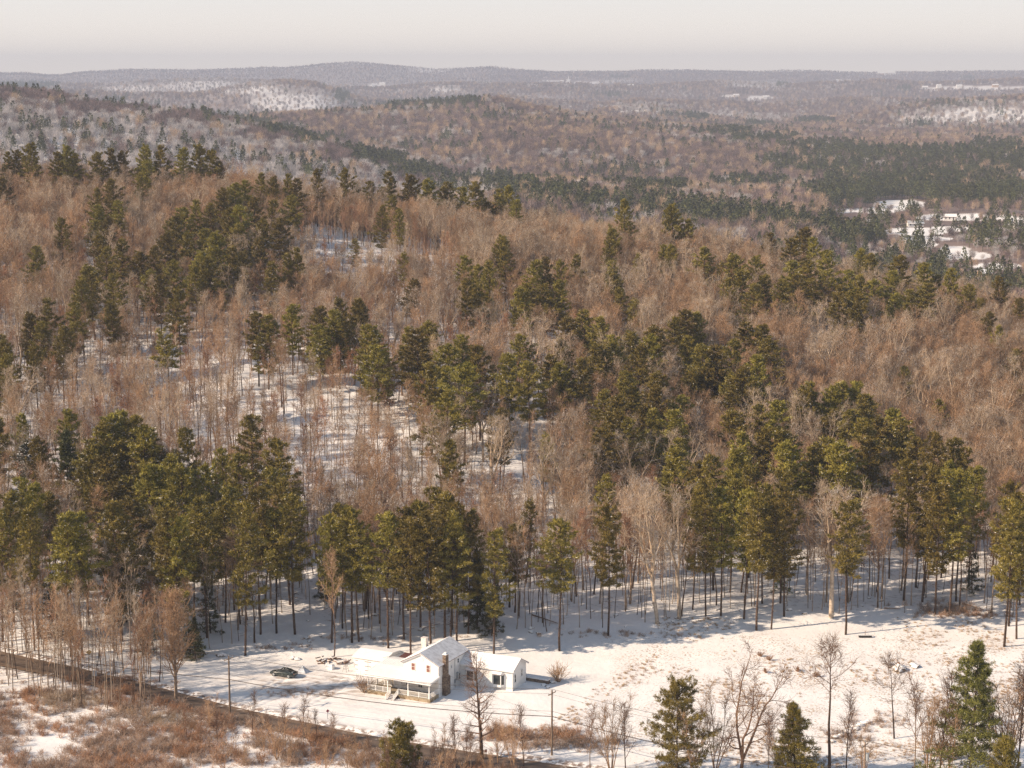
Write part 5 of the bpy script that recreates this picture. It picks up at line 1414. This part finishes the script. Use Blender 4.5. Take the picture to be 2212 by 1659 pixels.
for k, u0 in enumerate((.35, 2.95)):
    b = MB(); b.box((u0, -.05, .05), (u0 + 2.5, -.003, 2.2)); d_ = b.build('door', M['trim'], G)
    b = MB()
    for z in (.35, 1.1, 1.9):
        b.box((u0 + (.02 if k == 0 else .02), -.075, z), (u0 + .55, -.052, z + .07))
        if k == 0: b.box((u0 + 1.9, -.075, z), (u0 + 2.48, -.052, z + .07))
    b.build('strap_hinge', M['iron'], d_)

# ------------------------------------------------------------------ the car
def make_car():
    x0, y0, z0 = ground(613, 1462)
    C = empty('parked_car', (x0, y0, z0 + .02), math.radians(180 - 24))
    tag(C, 'dark green-black coupe parked on the snow left of the house, facing left', 'car')
    m, nt, bs = material('dark_green_paint', 0.25, 0.5); bs.inputs['Coat Weight'].default_value = 0.6
    n = noise(nt, 2.0, 4); c = ramp(nt, n, [(0.45, (0.012, 0.022, 0.02)), (0.7, (0.06, 0.07, 0.065))]); nt.links.new(mixc(nt, up_mask(nt, .75, .95, 3.0, .6, .66), c, SNOW), bs.inputs['Base Color'])
    # stations along x: (x, half width low, half width belt, z low, z belt)
    st_ = [(-2.42, .60, .62, .42, .72), (-2.30, .78, .80, .28, .92), (-1.7, .88, .88, .20, .99), (-.8, .90, .90, .18, .96), (.3, .90, .90, .18, .92), (1.2, .88, .88, .20, .86), (2.0, .80, .80, .24, .76), (2.35, .66, .64, .30, .62), (2.44, .55, .52, .36, .52)]
    b = MB(); ring = []
    for x, wl, wb, zl, zb in st_:
        pts = [(-wl * .9, zl), (wl * .9, zl), (wl, zl + .12), (wb * 1.0, zb - .14), (wb * .92, zb - .03), (wb * .6, zb + .035), (0, zb + .05), (-wb * .6, zb + .035), (-wb * .92, zb - .03), (-wb, zb - .14), (-wl, zl + .12)]
        ring.append(len(b.v)); b.v.extend([(x, p[0], p[1]) for p in pts])
    n_ = 11
    for a, q in zip(ring[:-1], ring[1:]):
        for k in range(n_): b.f.append((a + k, a + (k + 1) % n_, q + (k + 1) % n_, q + k)); b.m.append(0)
    b.f.append(tuple(ring[0] + k for k in range(n_))[::-1]); b.m.append(0); b.f.append(tuple(ring[-1] + k for k in range(n_))); b.m.append(0)
    body = b.build('body', m, C, smooth=True)
    # glasshouse
    gs = [(-1.75, .70, .99, .70, 1.0), (-1.15, .74, .96, .58, 1.28), (-.4, .76, .95, .60, 1.37), (.25, .76, .93, .57, 1.33), (1.05, .72, .88, .70, .90)]
    b = MB(); ring = []
    for x, w0, za, w1, zb in gs:
        ring.append(len(b.v)); b.v.extend([(x, -w0, za - .03), (x, w0, za - .03), (x, w1, zb), (x, -w1, zb)])
    for a, q in zip(ring[:-1], ring[1:]):
        for k in range(4): b.f.append((a + k, a + (k + 1) % 4, q + (k + 1) % 4, q + k)); b.m.append(0)
    b.build('windows', M['glass'], C)
    b = MB()
    b.hexa([(-1.2, -.56, 1.285), (-1.2, .56, 1.285), (.3, .55, 1.335), (.3, -.55, 1.335), (-1.15, -.5, 1.32), (-1.15, .5, 1.32), (.25, .5, 1.385), (.25, -.5, 1.385)])
    b.hexa([(-.55, -.6, 1.36), (-.55, .6, 1.36), (.28, .58, 1.345), (.28, -.58, 1.345), (-.5, -.55, 1.40), (-.5, .55, 1.40), (.2, .52, 1.39), (.2, -.52, 1.39)])
    b.build('car_roof', m, C, bevel=.02)
    for x in (1.48, -1.42):
        for y in (.86, -.86):
            b = MB(); s = 1 if y > 0 else -1
            b.tube([(x, y - s * .16, .33), (x, y + s * .04, .33)], [.33, .33], 20); w = b.build('wheel', M['iron'], C)
            b = MB(); b.tube([(x, y + s * .035, .33), (x, y + s * .055, .33)], [.23, .21], 16); b.build('rim', M['metal'], w)
    for y in (.62, -.62):
        b = MB(); b.box((2.28, y - .14, .56), (2.40, y + .14, .66)); b.build('headlight', M['trim'], C)
        b = MB(); b.box((-2.40, y - .14, .74), (-2.30, y + .14, .86)); b.build('tail_light', M['blind'], C)
make_car()

# ------------------------------------------------------------------ things in the yard
def yard_tarp():
    x, y, z = ground(652, 1452); e = empty('tarp_shelter', (x, y, z), math.radians(-30)); e.scale = (.8, .8, .62); tag(e, 'small A-shaped shelter sheeted in snow-dusted plastic right behind the car', 'shelter')
    b = MB(); b.poly([(-1.0, -.6, 0), (1.4, -.6, 0), (.2, .0, 1.9)]); b.poly([(1.4, -.6, 0), (1.6, 1.2, 0), (.2, .0, 1.9)]); b.poly([(-1.0, 1.2, 0), (-1.0, -.6, 0), (.2, .0, 1.9)]); b.build('sheet', plain('clouded_plastic', (.50, .54, .60), .3, .25, 2.0), e)
    b = MB()
    for p in ((-1, -.6, 0), (1.4, -.6, 0), (1.6, 1.2, 0), (-1, 1.2, 0)): b.tube([(p[0], p[1], -.1), (.2, 0, 1.95)], [.04, .03], 6)
    b.build('frame', M['metal'], e)
yard_tarp()
def chest():
    x, y, z = ground(712, 1446); e = empty('storage_chest', (x, y, z), HA); tag(e, 'low white snow-topped chest on the drive left of the garage', 'chest')
    b = MB(); b.box((-.75, -.4, -.1), (.75, .4, .55)); b.build('box', M['trim'], e, bevel=.03)
    b = MB(); b.hexa([(-.85, -.5, .56), (.85, -.5, .56), (.85, .5, .56), (-.85, .5, .56), (-.6, -.3, .82), (.6, -.3, .82), (.6, .3, .82), (-.6, .3, .82)]); b.build('lid', M['snow'], e, bevel=.04)
chest()
M['log'] = bark('log_bark', (0.14, 0.08, 0.055), (0.30, 0.20, 0.14), 1.5)
def logs():
    r = random.Random(5)
    for k in range(24):
        x, y, z = ground(690 + 62 * r.random() + 0, 1424 + 12 * r.random()); a = r.uniform(0, 3.14); L = r.uniform(.4, .8)
        b = MB(); R_ = r.uniform(.11, .20); b.tube([(-L * math.cos(a), -L * math.sin(a), 0), (L * math.cos(a), L * math.sin(a), r.uniform(-.05, .2))], [R_, R_ * .9], 9)
        o = b.build('log', M['log']); o.location = (x, y, z + R_ * .5 + .16 * (k % 3))
        LAB.setdefault(('thick' if R_ > .155 else 'thin') + (' long' if L > .6 else ' short') + (' snow-dusted firewood log' if k % 3 == 2 else ' firewood log') + ' in the heap left of the garage', []).append((x, o))
        tag(o, ('thick' if R_ > .155 else 'thin') + (' long' if L > .6 else ' short') + (' snow-dusted firewood log on top of the heap left of the garage', ' firewood log at the foot of the heap left of the garage', ' firewood log in the middle of the heap left of the garage')[(2, 1, 0)[k % 3] if k % 3 else 1], 'log', 'firewood logs heaped left of the garage')
logs()
for _l, _q in LAB.items():
    for _x, _o in _q: _o['label'] = _l
number_labels(); LAB.clear()
def windmill():
    x, y, z = ground(747, 1452); e = empty('garden_windmill', (x, y, z), HA); tag(e, 'small ornamental lattice windmill in front of the garage doors', 'garden ornament')
    b = MB()
    for sx, sy in ((-1, -1), (1, -1), (1, 1), (-1, 1)): b.tube([(sx * .4, sy * .4, -.1), (sx * .08, sy * .08, 2.0)], [.025, .02], 5)
    for zz_ in (.5, 1.0, 1.5):
        w = .4 - .16 * zz_
        for a, c in (((-w, -w), (w, -w)), ((w, -w), (w, w)), ((w, w), (-w, w)), ((-w, w), (-w, -w))): b.tube([(*a, zz_), (*c, zz_)], [.018, .018], 4)
    b.build('tower', M['iron'], e)
    b = MB()
    for k in range(8):
        a = k * math.pi / 4; b.poly([(0, -.14, 2.0), (.38 * math.cos(a - .16), -.14, 2.0 + .38 * math.sin(a - .16)), (.38 * math.cos(a + .16), -.10, 2.0 + .38 * math.sin(a + .16))])
    b.build('fan', M['edge'], e)
windmill()

M['rock'] = plain('grey_rock', (0.24, 0.21, 0.18), 0.9, 0.35, 2.0, 0.2, 0.4)
def snowy_rock_mat():
    m, nt, b = material('snow_capped_rock', 0.85, 0.15)
    c = ramp(nt, noise(nt, 3, 4), [(0.3, (0.12, 0.10, 0.085)), (0.7, (0.32, 0.27, 0.22))])
    nt.links.new(mixc(nt, up_mask(nt, .25, .45, 1.0, .25, .35), c, SNOW), b.inputs['Base Color']); return m
M['snowrock'] = snowy_rock_mat()
def rock_mesh(seed):
    import bmesh
    from mathutils import noise as mn
    bm = bmesh.new(); bmesh.ops.create_icosphere(bm, subdivisions=2, radius=1.0)
    for v in bm.verts:
        d = 1 + .35 * mn.noise(v.co * 1.2 + Vector((seed * 7.1, 0, 0))) + .12 * mn.noise(v.co * 3.5 + Vector((0, seed * 3.3, 0)))
        v.co = Vector((v.co.x * d * 1.15, v.co.y * d * .9, max(-.4, v.co.z * d * .62)))
    me = bpy.data.meshes.new('boulder'); bm.to_mesh(me); bm.free(); me.materials.append(M['snowrock']); return me
RK = [rock_mesh(k) for k in range(4)]
def boulder(xd, yd, s, lab, grp=None, k=0, world=None):
    x, y, z = world or ground(xd, yd)
    o = put(bpy.data.objects.new('boulder', RK[k % 4])); o.location = (x, y, z + .1 * s); o.scale = (s, s, s); o.rotation_euler = (0, 0, k * 1.7)
    tag(o, lab, 'boulder', grp); return o
rr = random.Random(9)
for k in range(20):
    t = k / 19; LAB.setdefault('snow-capped boulder of the tumbled row in the lower field', []).append((-t, boulder(1876 - 84 * t + rr.uniform(-4, 4), 1561 + 42 * t + rr.uniform(-3, 3), rr.uniform(.35, .75), 'snow-capped boulder of the tumbled row in the lower field', 'boulders of the tumbled row in the field', k)))
boulder(1942, 1447, 1.3, 'largest snow-covered boulder on the open field', None, 1); boulder(1922, 1437, .6, 'tan round boulder beside the largest field boulder', None, 2); boulder(1975, 1442, .9, 'flat snowed-over boulder right of the largest field boulder', None, 3)
boulder(643, 1427, .6, 'tan rock at the wood edge above the car, right of two', None, 0); boulder(633, 1424, .55, 'tan rock at the wood edge above the car, left of two', None, 1); boulder(478, 1418, .9, 'brown rock at the wood edge behind the left power pole', None, 2)
boulder(1175, 1481, .5, 'snow-topped boulder at the near end of the dark stone wall', None, 3); boulder(1184, 1486, .45, 'smaller boulder next to the near end of the dark stone wall', None, 1); boulder(1195, 1476, .55, 'boulder under the round bare shrub', None, 2)
for k in range(46):
    xd = rr.uniform(520, 2200); sz = rr.uniform(.2, .6); zn = next(t for (a_, b_, t) in ZONES if xd < b_)
    lb = ('small' if sz < .4 else 'bigger') + ' snow-dusted rock ' + zn
    LAB.setdefault(lb, []).append((xd, boulder(xd, np.interp(xd, EDGE_X, EDGE_Y) - rr.uniform(-3, 55), sz, lb, 'small rocks along the wood edge', k)))
number_labels(); LAB.clear()
# dark retaining wall right of the house
wx0, wy0, wz0 = ground(1124, 1468); wx1, wy1, wz1 = ground(1186, 1478)
Wl = empty('stone_wall', (wx0, wy0, wz0), math.atan2(wy1 - wy0, wx1 - wx0)); tag(Wl, 'dark low stone retaining wall with snow on top, right of the house', 'stone wall')
Lw = math.hypot(wx1 - wx0, wy1 - wy0)
b = MB(); b.box((0, -.35, -.6), (Lw, .35, .55)); b.build('stones', M['stone'], Wl, bevel=.06)
b = MB()
for k in range(9): b.box((Lw * k / 9 + .01, -.40 + .03 * (k % 2), .553), (Lw * (k + 1) / 9 - .01, .42, .70 + .05 * ((k * 7) % 3)))
b.build('snow_cap', M['snow'], Wl, bevel=.05)
# harrow-like implement in the field
x, y, z = ground(1869, 1378); E = empty('farm_implement', (x, y, z), 0); tag(E, 'long dark farm roller with an upright lever standing on the field snow', 'farm implement')
b = MB(); b.box((-1.15, -.25, .05), (1.15, .25, .42)); b.build('frame', M['iron'], E, bevel=.03); b = MB(); b.tube([(-.05, 0, .4), (.0, 0, 1.25)], [.05, .04], 6); b.bar((-.25, 0, 1.2), (.25, 0, 1.2), .05); b.build('lever', M['log'], E)
b = MB(); b.box((-1.1, -.2, .423), (1.1, .2, .48)); b.build('snow_layer', M['snow'], E)

# fallen trunks on the forest floor
for k, (xa, ya, xb, yb, rad, lab) in enumerate([(1520, 1215, 1555, 1228, .16, 'fallen trunk slanting on the snow behind the pale pair of trees'), (1150, 1330, 1205, 1352, .18, 'fallen dark log behind the right end of the house wood'), (1000, 1225, 1040, 1235, .15, 'fallen log on the slope behind the tall screen'),
                                          (1910, 1316, 1945, 1320, .17, 'log lying at the wood edge right of the big snowy-limbed tree'), (2080, 1305, 2125, 1322, .17, 'leaning dead log near the right frame wood edge'), (905, 1362, 950, 1352, .13, 'thin fallen pole in the wood behind the house')]):
    p = Vector(ground(xa, ya)); q = Vector(ground(xb, yb)); b = MB(); mid_ = p.lerp(q, .5) + Vector((0, 0, .3)); b.tube([p + Vector((0, 0, rad)), mid_, q + Vector((0, 0, rad + .2))], [rad, rad * .8, rad * .5], 8)
    tag(b.build('fallen_log', M['log']), lab, 'log')

# ------------------------------------------------------------------ power line
M['pole'] = bark('pole_wood', (0.16, 0.11, 0.08), (0.30, 0.22, 0.16), 0.0)
M['wire'] = plain('dark_wire', (0.05, 0.035, 0.03), 0.6, 0.1)
def pole(xd, yb, H_, lab, arm=True, box=False, xyz=None):
    x, y, z = xyz or ground(xd, yb); e = empty('utility_pole', (x, y, z), 0); tag(e, lab, 'utility pole', None)
    b = MB(); b.tube([(0, 0, -.6), (0, 0, H_)], [.17, .12], 10); b.build('pole_shaft', M['pole'], e)
    ca = math.radians(58)
    if arm:
        b = MB(); b.bar((-1.1 * math.cos(ca), -1.1 * math.sin(ca), H_ - .5), (1.1 * math.cos(ca), 1.1 * math.sin(ca), H_ - .5), .10, .12); a = b.build('crossarm', M['pole'], e)
        for t in (-1, 0, 1):
            b = MB(); cx, cy = 1.0 * t * math.cos(ca), 1.0 * t * math.sin(ca); zt = H_ - .44 if t else H_
            b.tube([(cx, cy, zt), (cx, cy, zt + .22)], [.06, .035], 8); b.build('insulator', M['metal'], a)
    if box: b = MB(); b.tube([(.38, 0, H_ - 2.6), (.38, 0, H_ - 1.6)], [.24, .24], 12); b.bar((.12, 0, H_ - 2.1), (.3, 0, H_ - 2.1), .06); b.build('transformer', M['metal'], e)
    return Vector((x, y, z))
def pole_h(xd, yt, yb):
    x, y, z = ground(xd, yb); return (yb - yt) * (y * CP - (z - CAM_H) * SP) / FD / CP
h1 = pole_h(497, 1416, 1546); h2 = pole_h(1192, 1490, 1634)
p1 = pole(497, 1546, h1, 'grey wooden utility pole by the road left of the car')
p2 = pole(1192, 1634, h2, 'brown utility pole with a tilted crossarm in front of the field')
a_, dy_, dz_ = ray(1864, 1760); t_ = (CAM_H - .5) / -dz_
p3v = (a_ * t_, dy_ * t_, tz(a_ * t_, dy_ * t_)); d3 = p3v[1] * CP - (p3v[2] - CAM_H) * SP
yb3 = project(*p3v)[1]; h3 = (yb3 - 1597) * d3 / FD / CP
p3 = pole(0, 0, h3, 'short-looking utility pole with a transformer at the bottom of the field', True, True, p3v)
a_, dy_, dz_ = ray(-160, 1440); t_ = (CAM_H + .5) / -dz_; p0v = (a_ * t_, dy_ * t_, tz(a_ * t_, dy_ * t_)); p0 = Vector(p0v); h0 = 10.0
a_, dy_, dz_ = ray(2700, 1850); t_ = (CAM_H - .5) / -dz_; p4 = Vector((a_ * t_, dy_ * t_, 0)); h4 = 10.0
def wire(A, B, sag, rad, lab, n=24):
    pts = [A.lerp(B, k / n) - Vector((0, 0, sag * 4 * (k / n) * (1 - k / n))) for k in range(n + 1)]
    b = MB(); b.tube(pts, [rad] * (n + 1), 5); o = b.build('power_cable', M['wire']); tag(o, lab, 'cable', 'cables of the roadside power line')
ca = math.radians(58); off_ = Vector((math.cos(ca), math.sin(ca), 0))
spans = [(p1, h1, p2, h2, 'between the two tall poles in front of the house'), (p2, h2, p3, h3, 'between the crossarm pole and the transformer pole'), (p0, h0, p1, h1, 'over the left frame'), (p3, h3, p4, h4, 'leaving the lower right corner')]
for A, ha, B, hb, where in spans:
    wire(A + Vector((0, 0, ha * .60)), B + Vector((0, 0, hb * .60)), 1.0, .06, f'thick dark lower cable {where}')
    wire(A + Vector((0, 0, ha * .68)), B + Vector((0, 0, hb * .68)), 1.1, .022, f'thin middle wire {where}'.replace(' in front of the house', ''))
    for t, nm in ((-1, 'near'), (0, 'centre'), (1, 'far')):
        wire(A + off_ * t + Vector((0, 0, ha - (.22 if t else -.2))), B + off_ * t + Vector((0, 0, hb - (.22 if t else -.2))), 1.2, .018, f'thin top wire, {nm} one of three, {where}'.replace(' in front of the house', ''))
hc = Vector((*local(12.2, 3.2), HZ + 4.6)); wire(p2 + Vector((0, 0, h2 * .62)), hc, .8, .012, 'thin service wire from the crossarm pole to the house corner')
hc2 = Vector((*local(4.6, 10.4), HZ + 5.6)); hg = Vector((*local(-2.2, 9.2), gz + 2.9)); wire(hc2, hg, .1, .02, 'wire between the garage roof and the white brick chimney', 8)

# ------------------------------------------------------------------ signs
def sign(xd, yb, H_, w, h, shape, col, lab):
    x, y, z = ground(xd, yb); e = empty('road_sign', (x, y, z), math.radians(18)); tag(e, lab, 'road sign')
    b = MB(); b.box((-.04, -.03, -.3), (.04, .03, H_)); b.build('post', M['metal'], e)
    b = MB()
    if shape == 'd': q = [(0, -w * .7), (w * .7, 0), (0, w * .7), (-w * .7, 0)]
    else: q = [(-w / 2, -h / 2), (w / 2, -h / 2), (w / 2, h / 2), (-w / 2, h / 2)]
    zc = H_ - h * .5
    b.hexa([(p[0], -.06, zc + p[1]) for p in q] + [(p[0], -.035, zc + p[1]) for p in q]); b.build('plate', plain('sign_' + lab[:8], col, .5, .08), e)
sign(205, 1478, 2.3, .75, .95, 'r', (.45, .46, .48), 'grey back of a rectangular road sign on the verge at left')
sign(193, 1432, 2.2, .7, .7, 'd', (.65, .38, .05), 'yellow diamond road sign beyond the road at left')
sign(708, 1556, 1.6, .42, .42, 'd', (.35, .10, .12), 'small maroon diamond marker on the snow by the road')
x, y, z = ground(1050, 1640); e = empty('mailbox', (x, y, z), 0); tag(e, 'brown mailbox on a post by the road right of the tall bare tree', 'mailbox')
b = MB(); b.box((-.06, -.06, -.3), (.06, .06, 1.1)); b.build('post', M['pole'], e); b = MB(); b.tube([(0, -.28, 1.22), (0, .28, 1.22)], [.16, .16], 10); b.build('box', M['blind'], e)

# ------------------------------------------------------------------ far farms and houses
M['far_white'] = plain('far_white_wall', (0.8, 0.78, 0.75), 0.7, 0.05, .1); M['far_roof'] = plain('far_snow_roof', (0.86, 0.85, 0.84), 0.8, 0.03, .1); M['far_tan'] = plain('far_tan_wall', (0.50, 0.33, 0.20), 0.8, 0.08, .1)
M['far_dark'] = plain('far_windows', (0.06, 0.06, 0.07), 0.4, 0.1, .1)
FH = [(1957, 533, 9, 7, 5, 40, 'white gabled house among dark conifers in the valley', 'far_white'), (1977, 490, 13, 6, 3.0, 2, 'long white barn beside the valley snowfield', 'far_white'), (2052, 478, 11, 6, 3.5, -10, 'pale farmhouse on the long valley field', 'far_white'),
      (2128, 600, 8, 6, 3.5, 20, 'pale house near the right frame in the valley', 'far_tan'), (2203, 495, 10, 7, 4, 0, 'white house by the field at the right frame in the valley', 'far_white'),
      (808, 186, 30, 14, 9, 10, 'white farm building on the far snowfield, left one', 'far_white'), (826, 184, 34, 14, 10, -5, 'large white farm building on the far snowfield, right one', 'far_white'), (1228, 178, 22, 14, 12, 0, 'white meeting house with a steeple on the far village green', 'far_white'),
      (1214, 178, 20, 12, 8, 0, 'white house left of the far steeple', 'far_white'), (1250, 180, 30, 12, 8, 6, 'white house right of the far steeple', 'far_white'), (1270, 184, 24, 12, 8, 0, 'low white house farther right of the far steeple', 'far_white'), (1362, 189, 26, 14, 9, 0, 'tan barn at the edge of the far woods', 'far_tan'),
      (1905, 162, 30, 16, 10, 0, 'pale house on the skyline, left of two', 'far_tan'), (1924, 161, 36, 16, 12, 0, 'pale house on the skyline, right of two', 'far_white'), (1812, 177, 34, 14, 9, 0, 'long white house on the far strip of snow, left part', 'far_white'), (1832, 177, 30, 14, 9, 0, 'white house on the far strip of snow, right part', 'far_white'),
      (1998, 193, 24, 12, 9, 0, 'white farmhouse at the left end of the far right snowfields', 'far_white'), (2028, 191, 20, 12, 12, 0, 'tall white house on the far right snowfields', 'far_white'), (2072, 189, 24, 12, 8, 0, 'small white house in the middle of the far right snowfields', 'far_white'), (2150, 188, 26, 12, 8, 0, 'pale house towards the right end of the far right snowfields', 'far_tan'),
      (1655, 213, 26, 12, 8, 0, 'small pale house on the far central field', 'far_white'), (1590, 210, 22, 12, 8, 0, 'small pale house left of the far central field', 'far_white')]
for xd, yd, L_, W_, hh, deg, lab, mt in FH:
    x, y, z = ground(xd, yd, 0, 950.0)
    e = empty('far_house', (x, y, z - .5), math.radians(deg)); tag(e, lab, 'house')
    b = MB(); gable_walls(b, -L_ / 2, L_ / 2, -W_ / 2, W_ / 2, -3, hh, hh + W_ * .36, 'x'); wl = b.build('wall', M[mt], e)
    b = MB(); o_ = .5; zr_ = hh + W_ * .36 + .1
    slab(b, (-L_ / 2 - o_, -W_ / 2 - o_, hh - .1), (L_ / 2 + o_, -W_ / 2 - o_, hh - .1), (L_ / 2 + o_, 0, zr_), (-L_ / 2 - o_, 0, zr_), .3); slab(b, (L_ / 2 + o_, W_ / 2 + o_, hh - .1), (-L_ / 2 - o_, W_ / 2 + o_, hh - .1), (-L_ / 2 - o_, 0, zr_), (L_ / 2 + o_, 0, zr_), .3)
    b.build('roof', [M['far_roof'], M['far_tan']], e)
    if y < 3000:
        for k in range(int(L_ / 3.2)):
            b = MB(); u = -L_ / 2 + 1.8 + k * 3.2; b.box((u - .5, -W_ / 2 - .03, 1.6), (u + .5, -W_ / 2 - .003, 3.2)); b.build('window', M['far_dark'], e)
    if 'steeple' in lab and 'meeting' in lab:
        b = MB(); b.box((-3, -3, hh), (3, 3, hh + 16)); b.hexa([(-3, -3, hh + 16), (3, -3, hh + 16), (3, 3, hh + 16), (-3, 3, hh + 16), (-.1, -.1, hh + 28), (.1, -.1, hh + 28), (.1, .1, hh + 28), (-.1, .1, hh + 28)]); b.build('steeple', M[mt], e)

# ------------------------------------------------------------------ winter haze over the whole country
def build_haze():
    b = MB(); b.box((-15400, -420, -75), (15400, 13900, 275))
    m = bpy.data.materials.new('haze_air'); m.use_nodes = True; nt = m.node_tree; nt.nodes.clear()
    o = nt.nodes.new('ShaderNodeOutputMaterial'); v = nt.nodes.new('ShaderNodeVolumePrincipled')
    v.inputs['Color'].default_value = (0.60, 0.68, 0.86, 1); v.inputs['Density'].default_value = 0.0001
    v.inputs['Anisotropy'].default_value = 0.0
    nt.links.new(v.outputs[0], o.inputs['Volume'])
    h = b.build('haze', m); tag(h, kind='stuff', cat='haze', label='thin pale winter haze over the far hills')
build_haze()
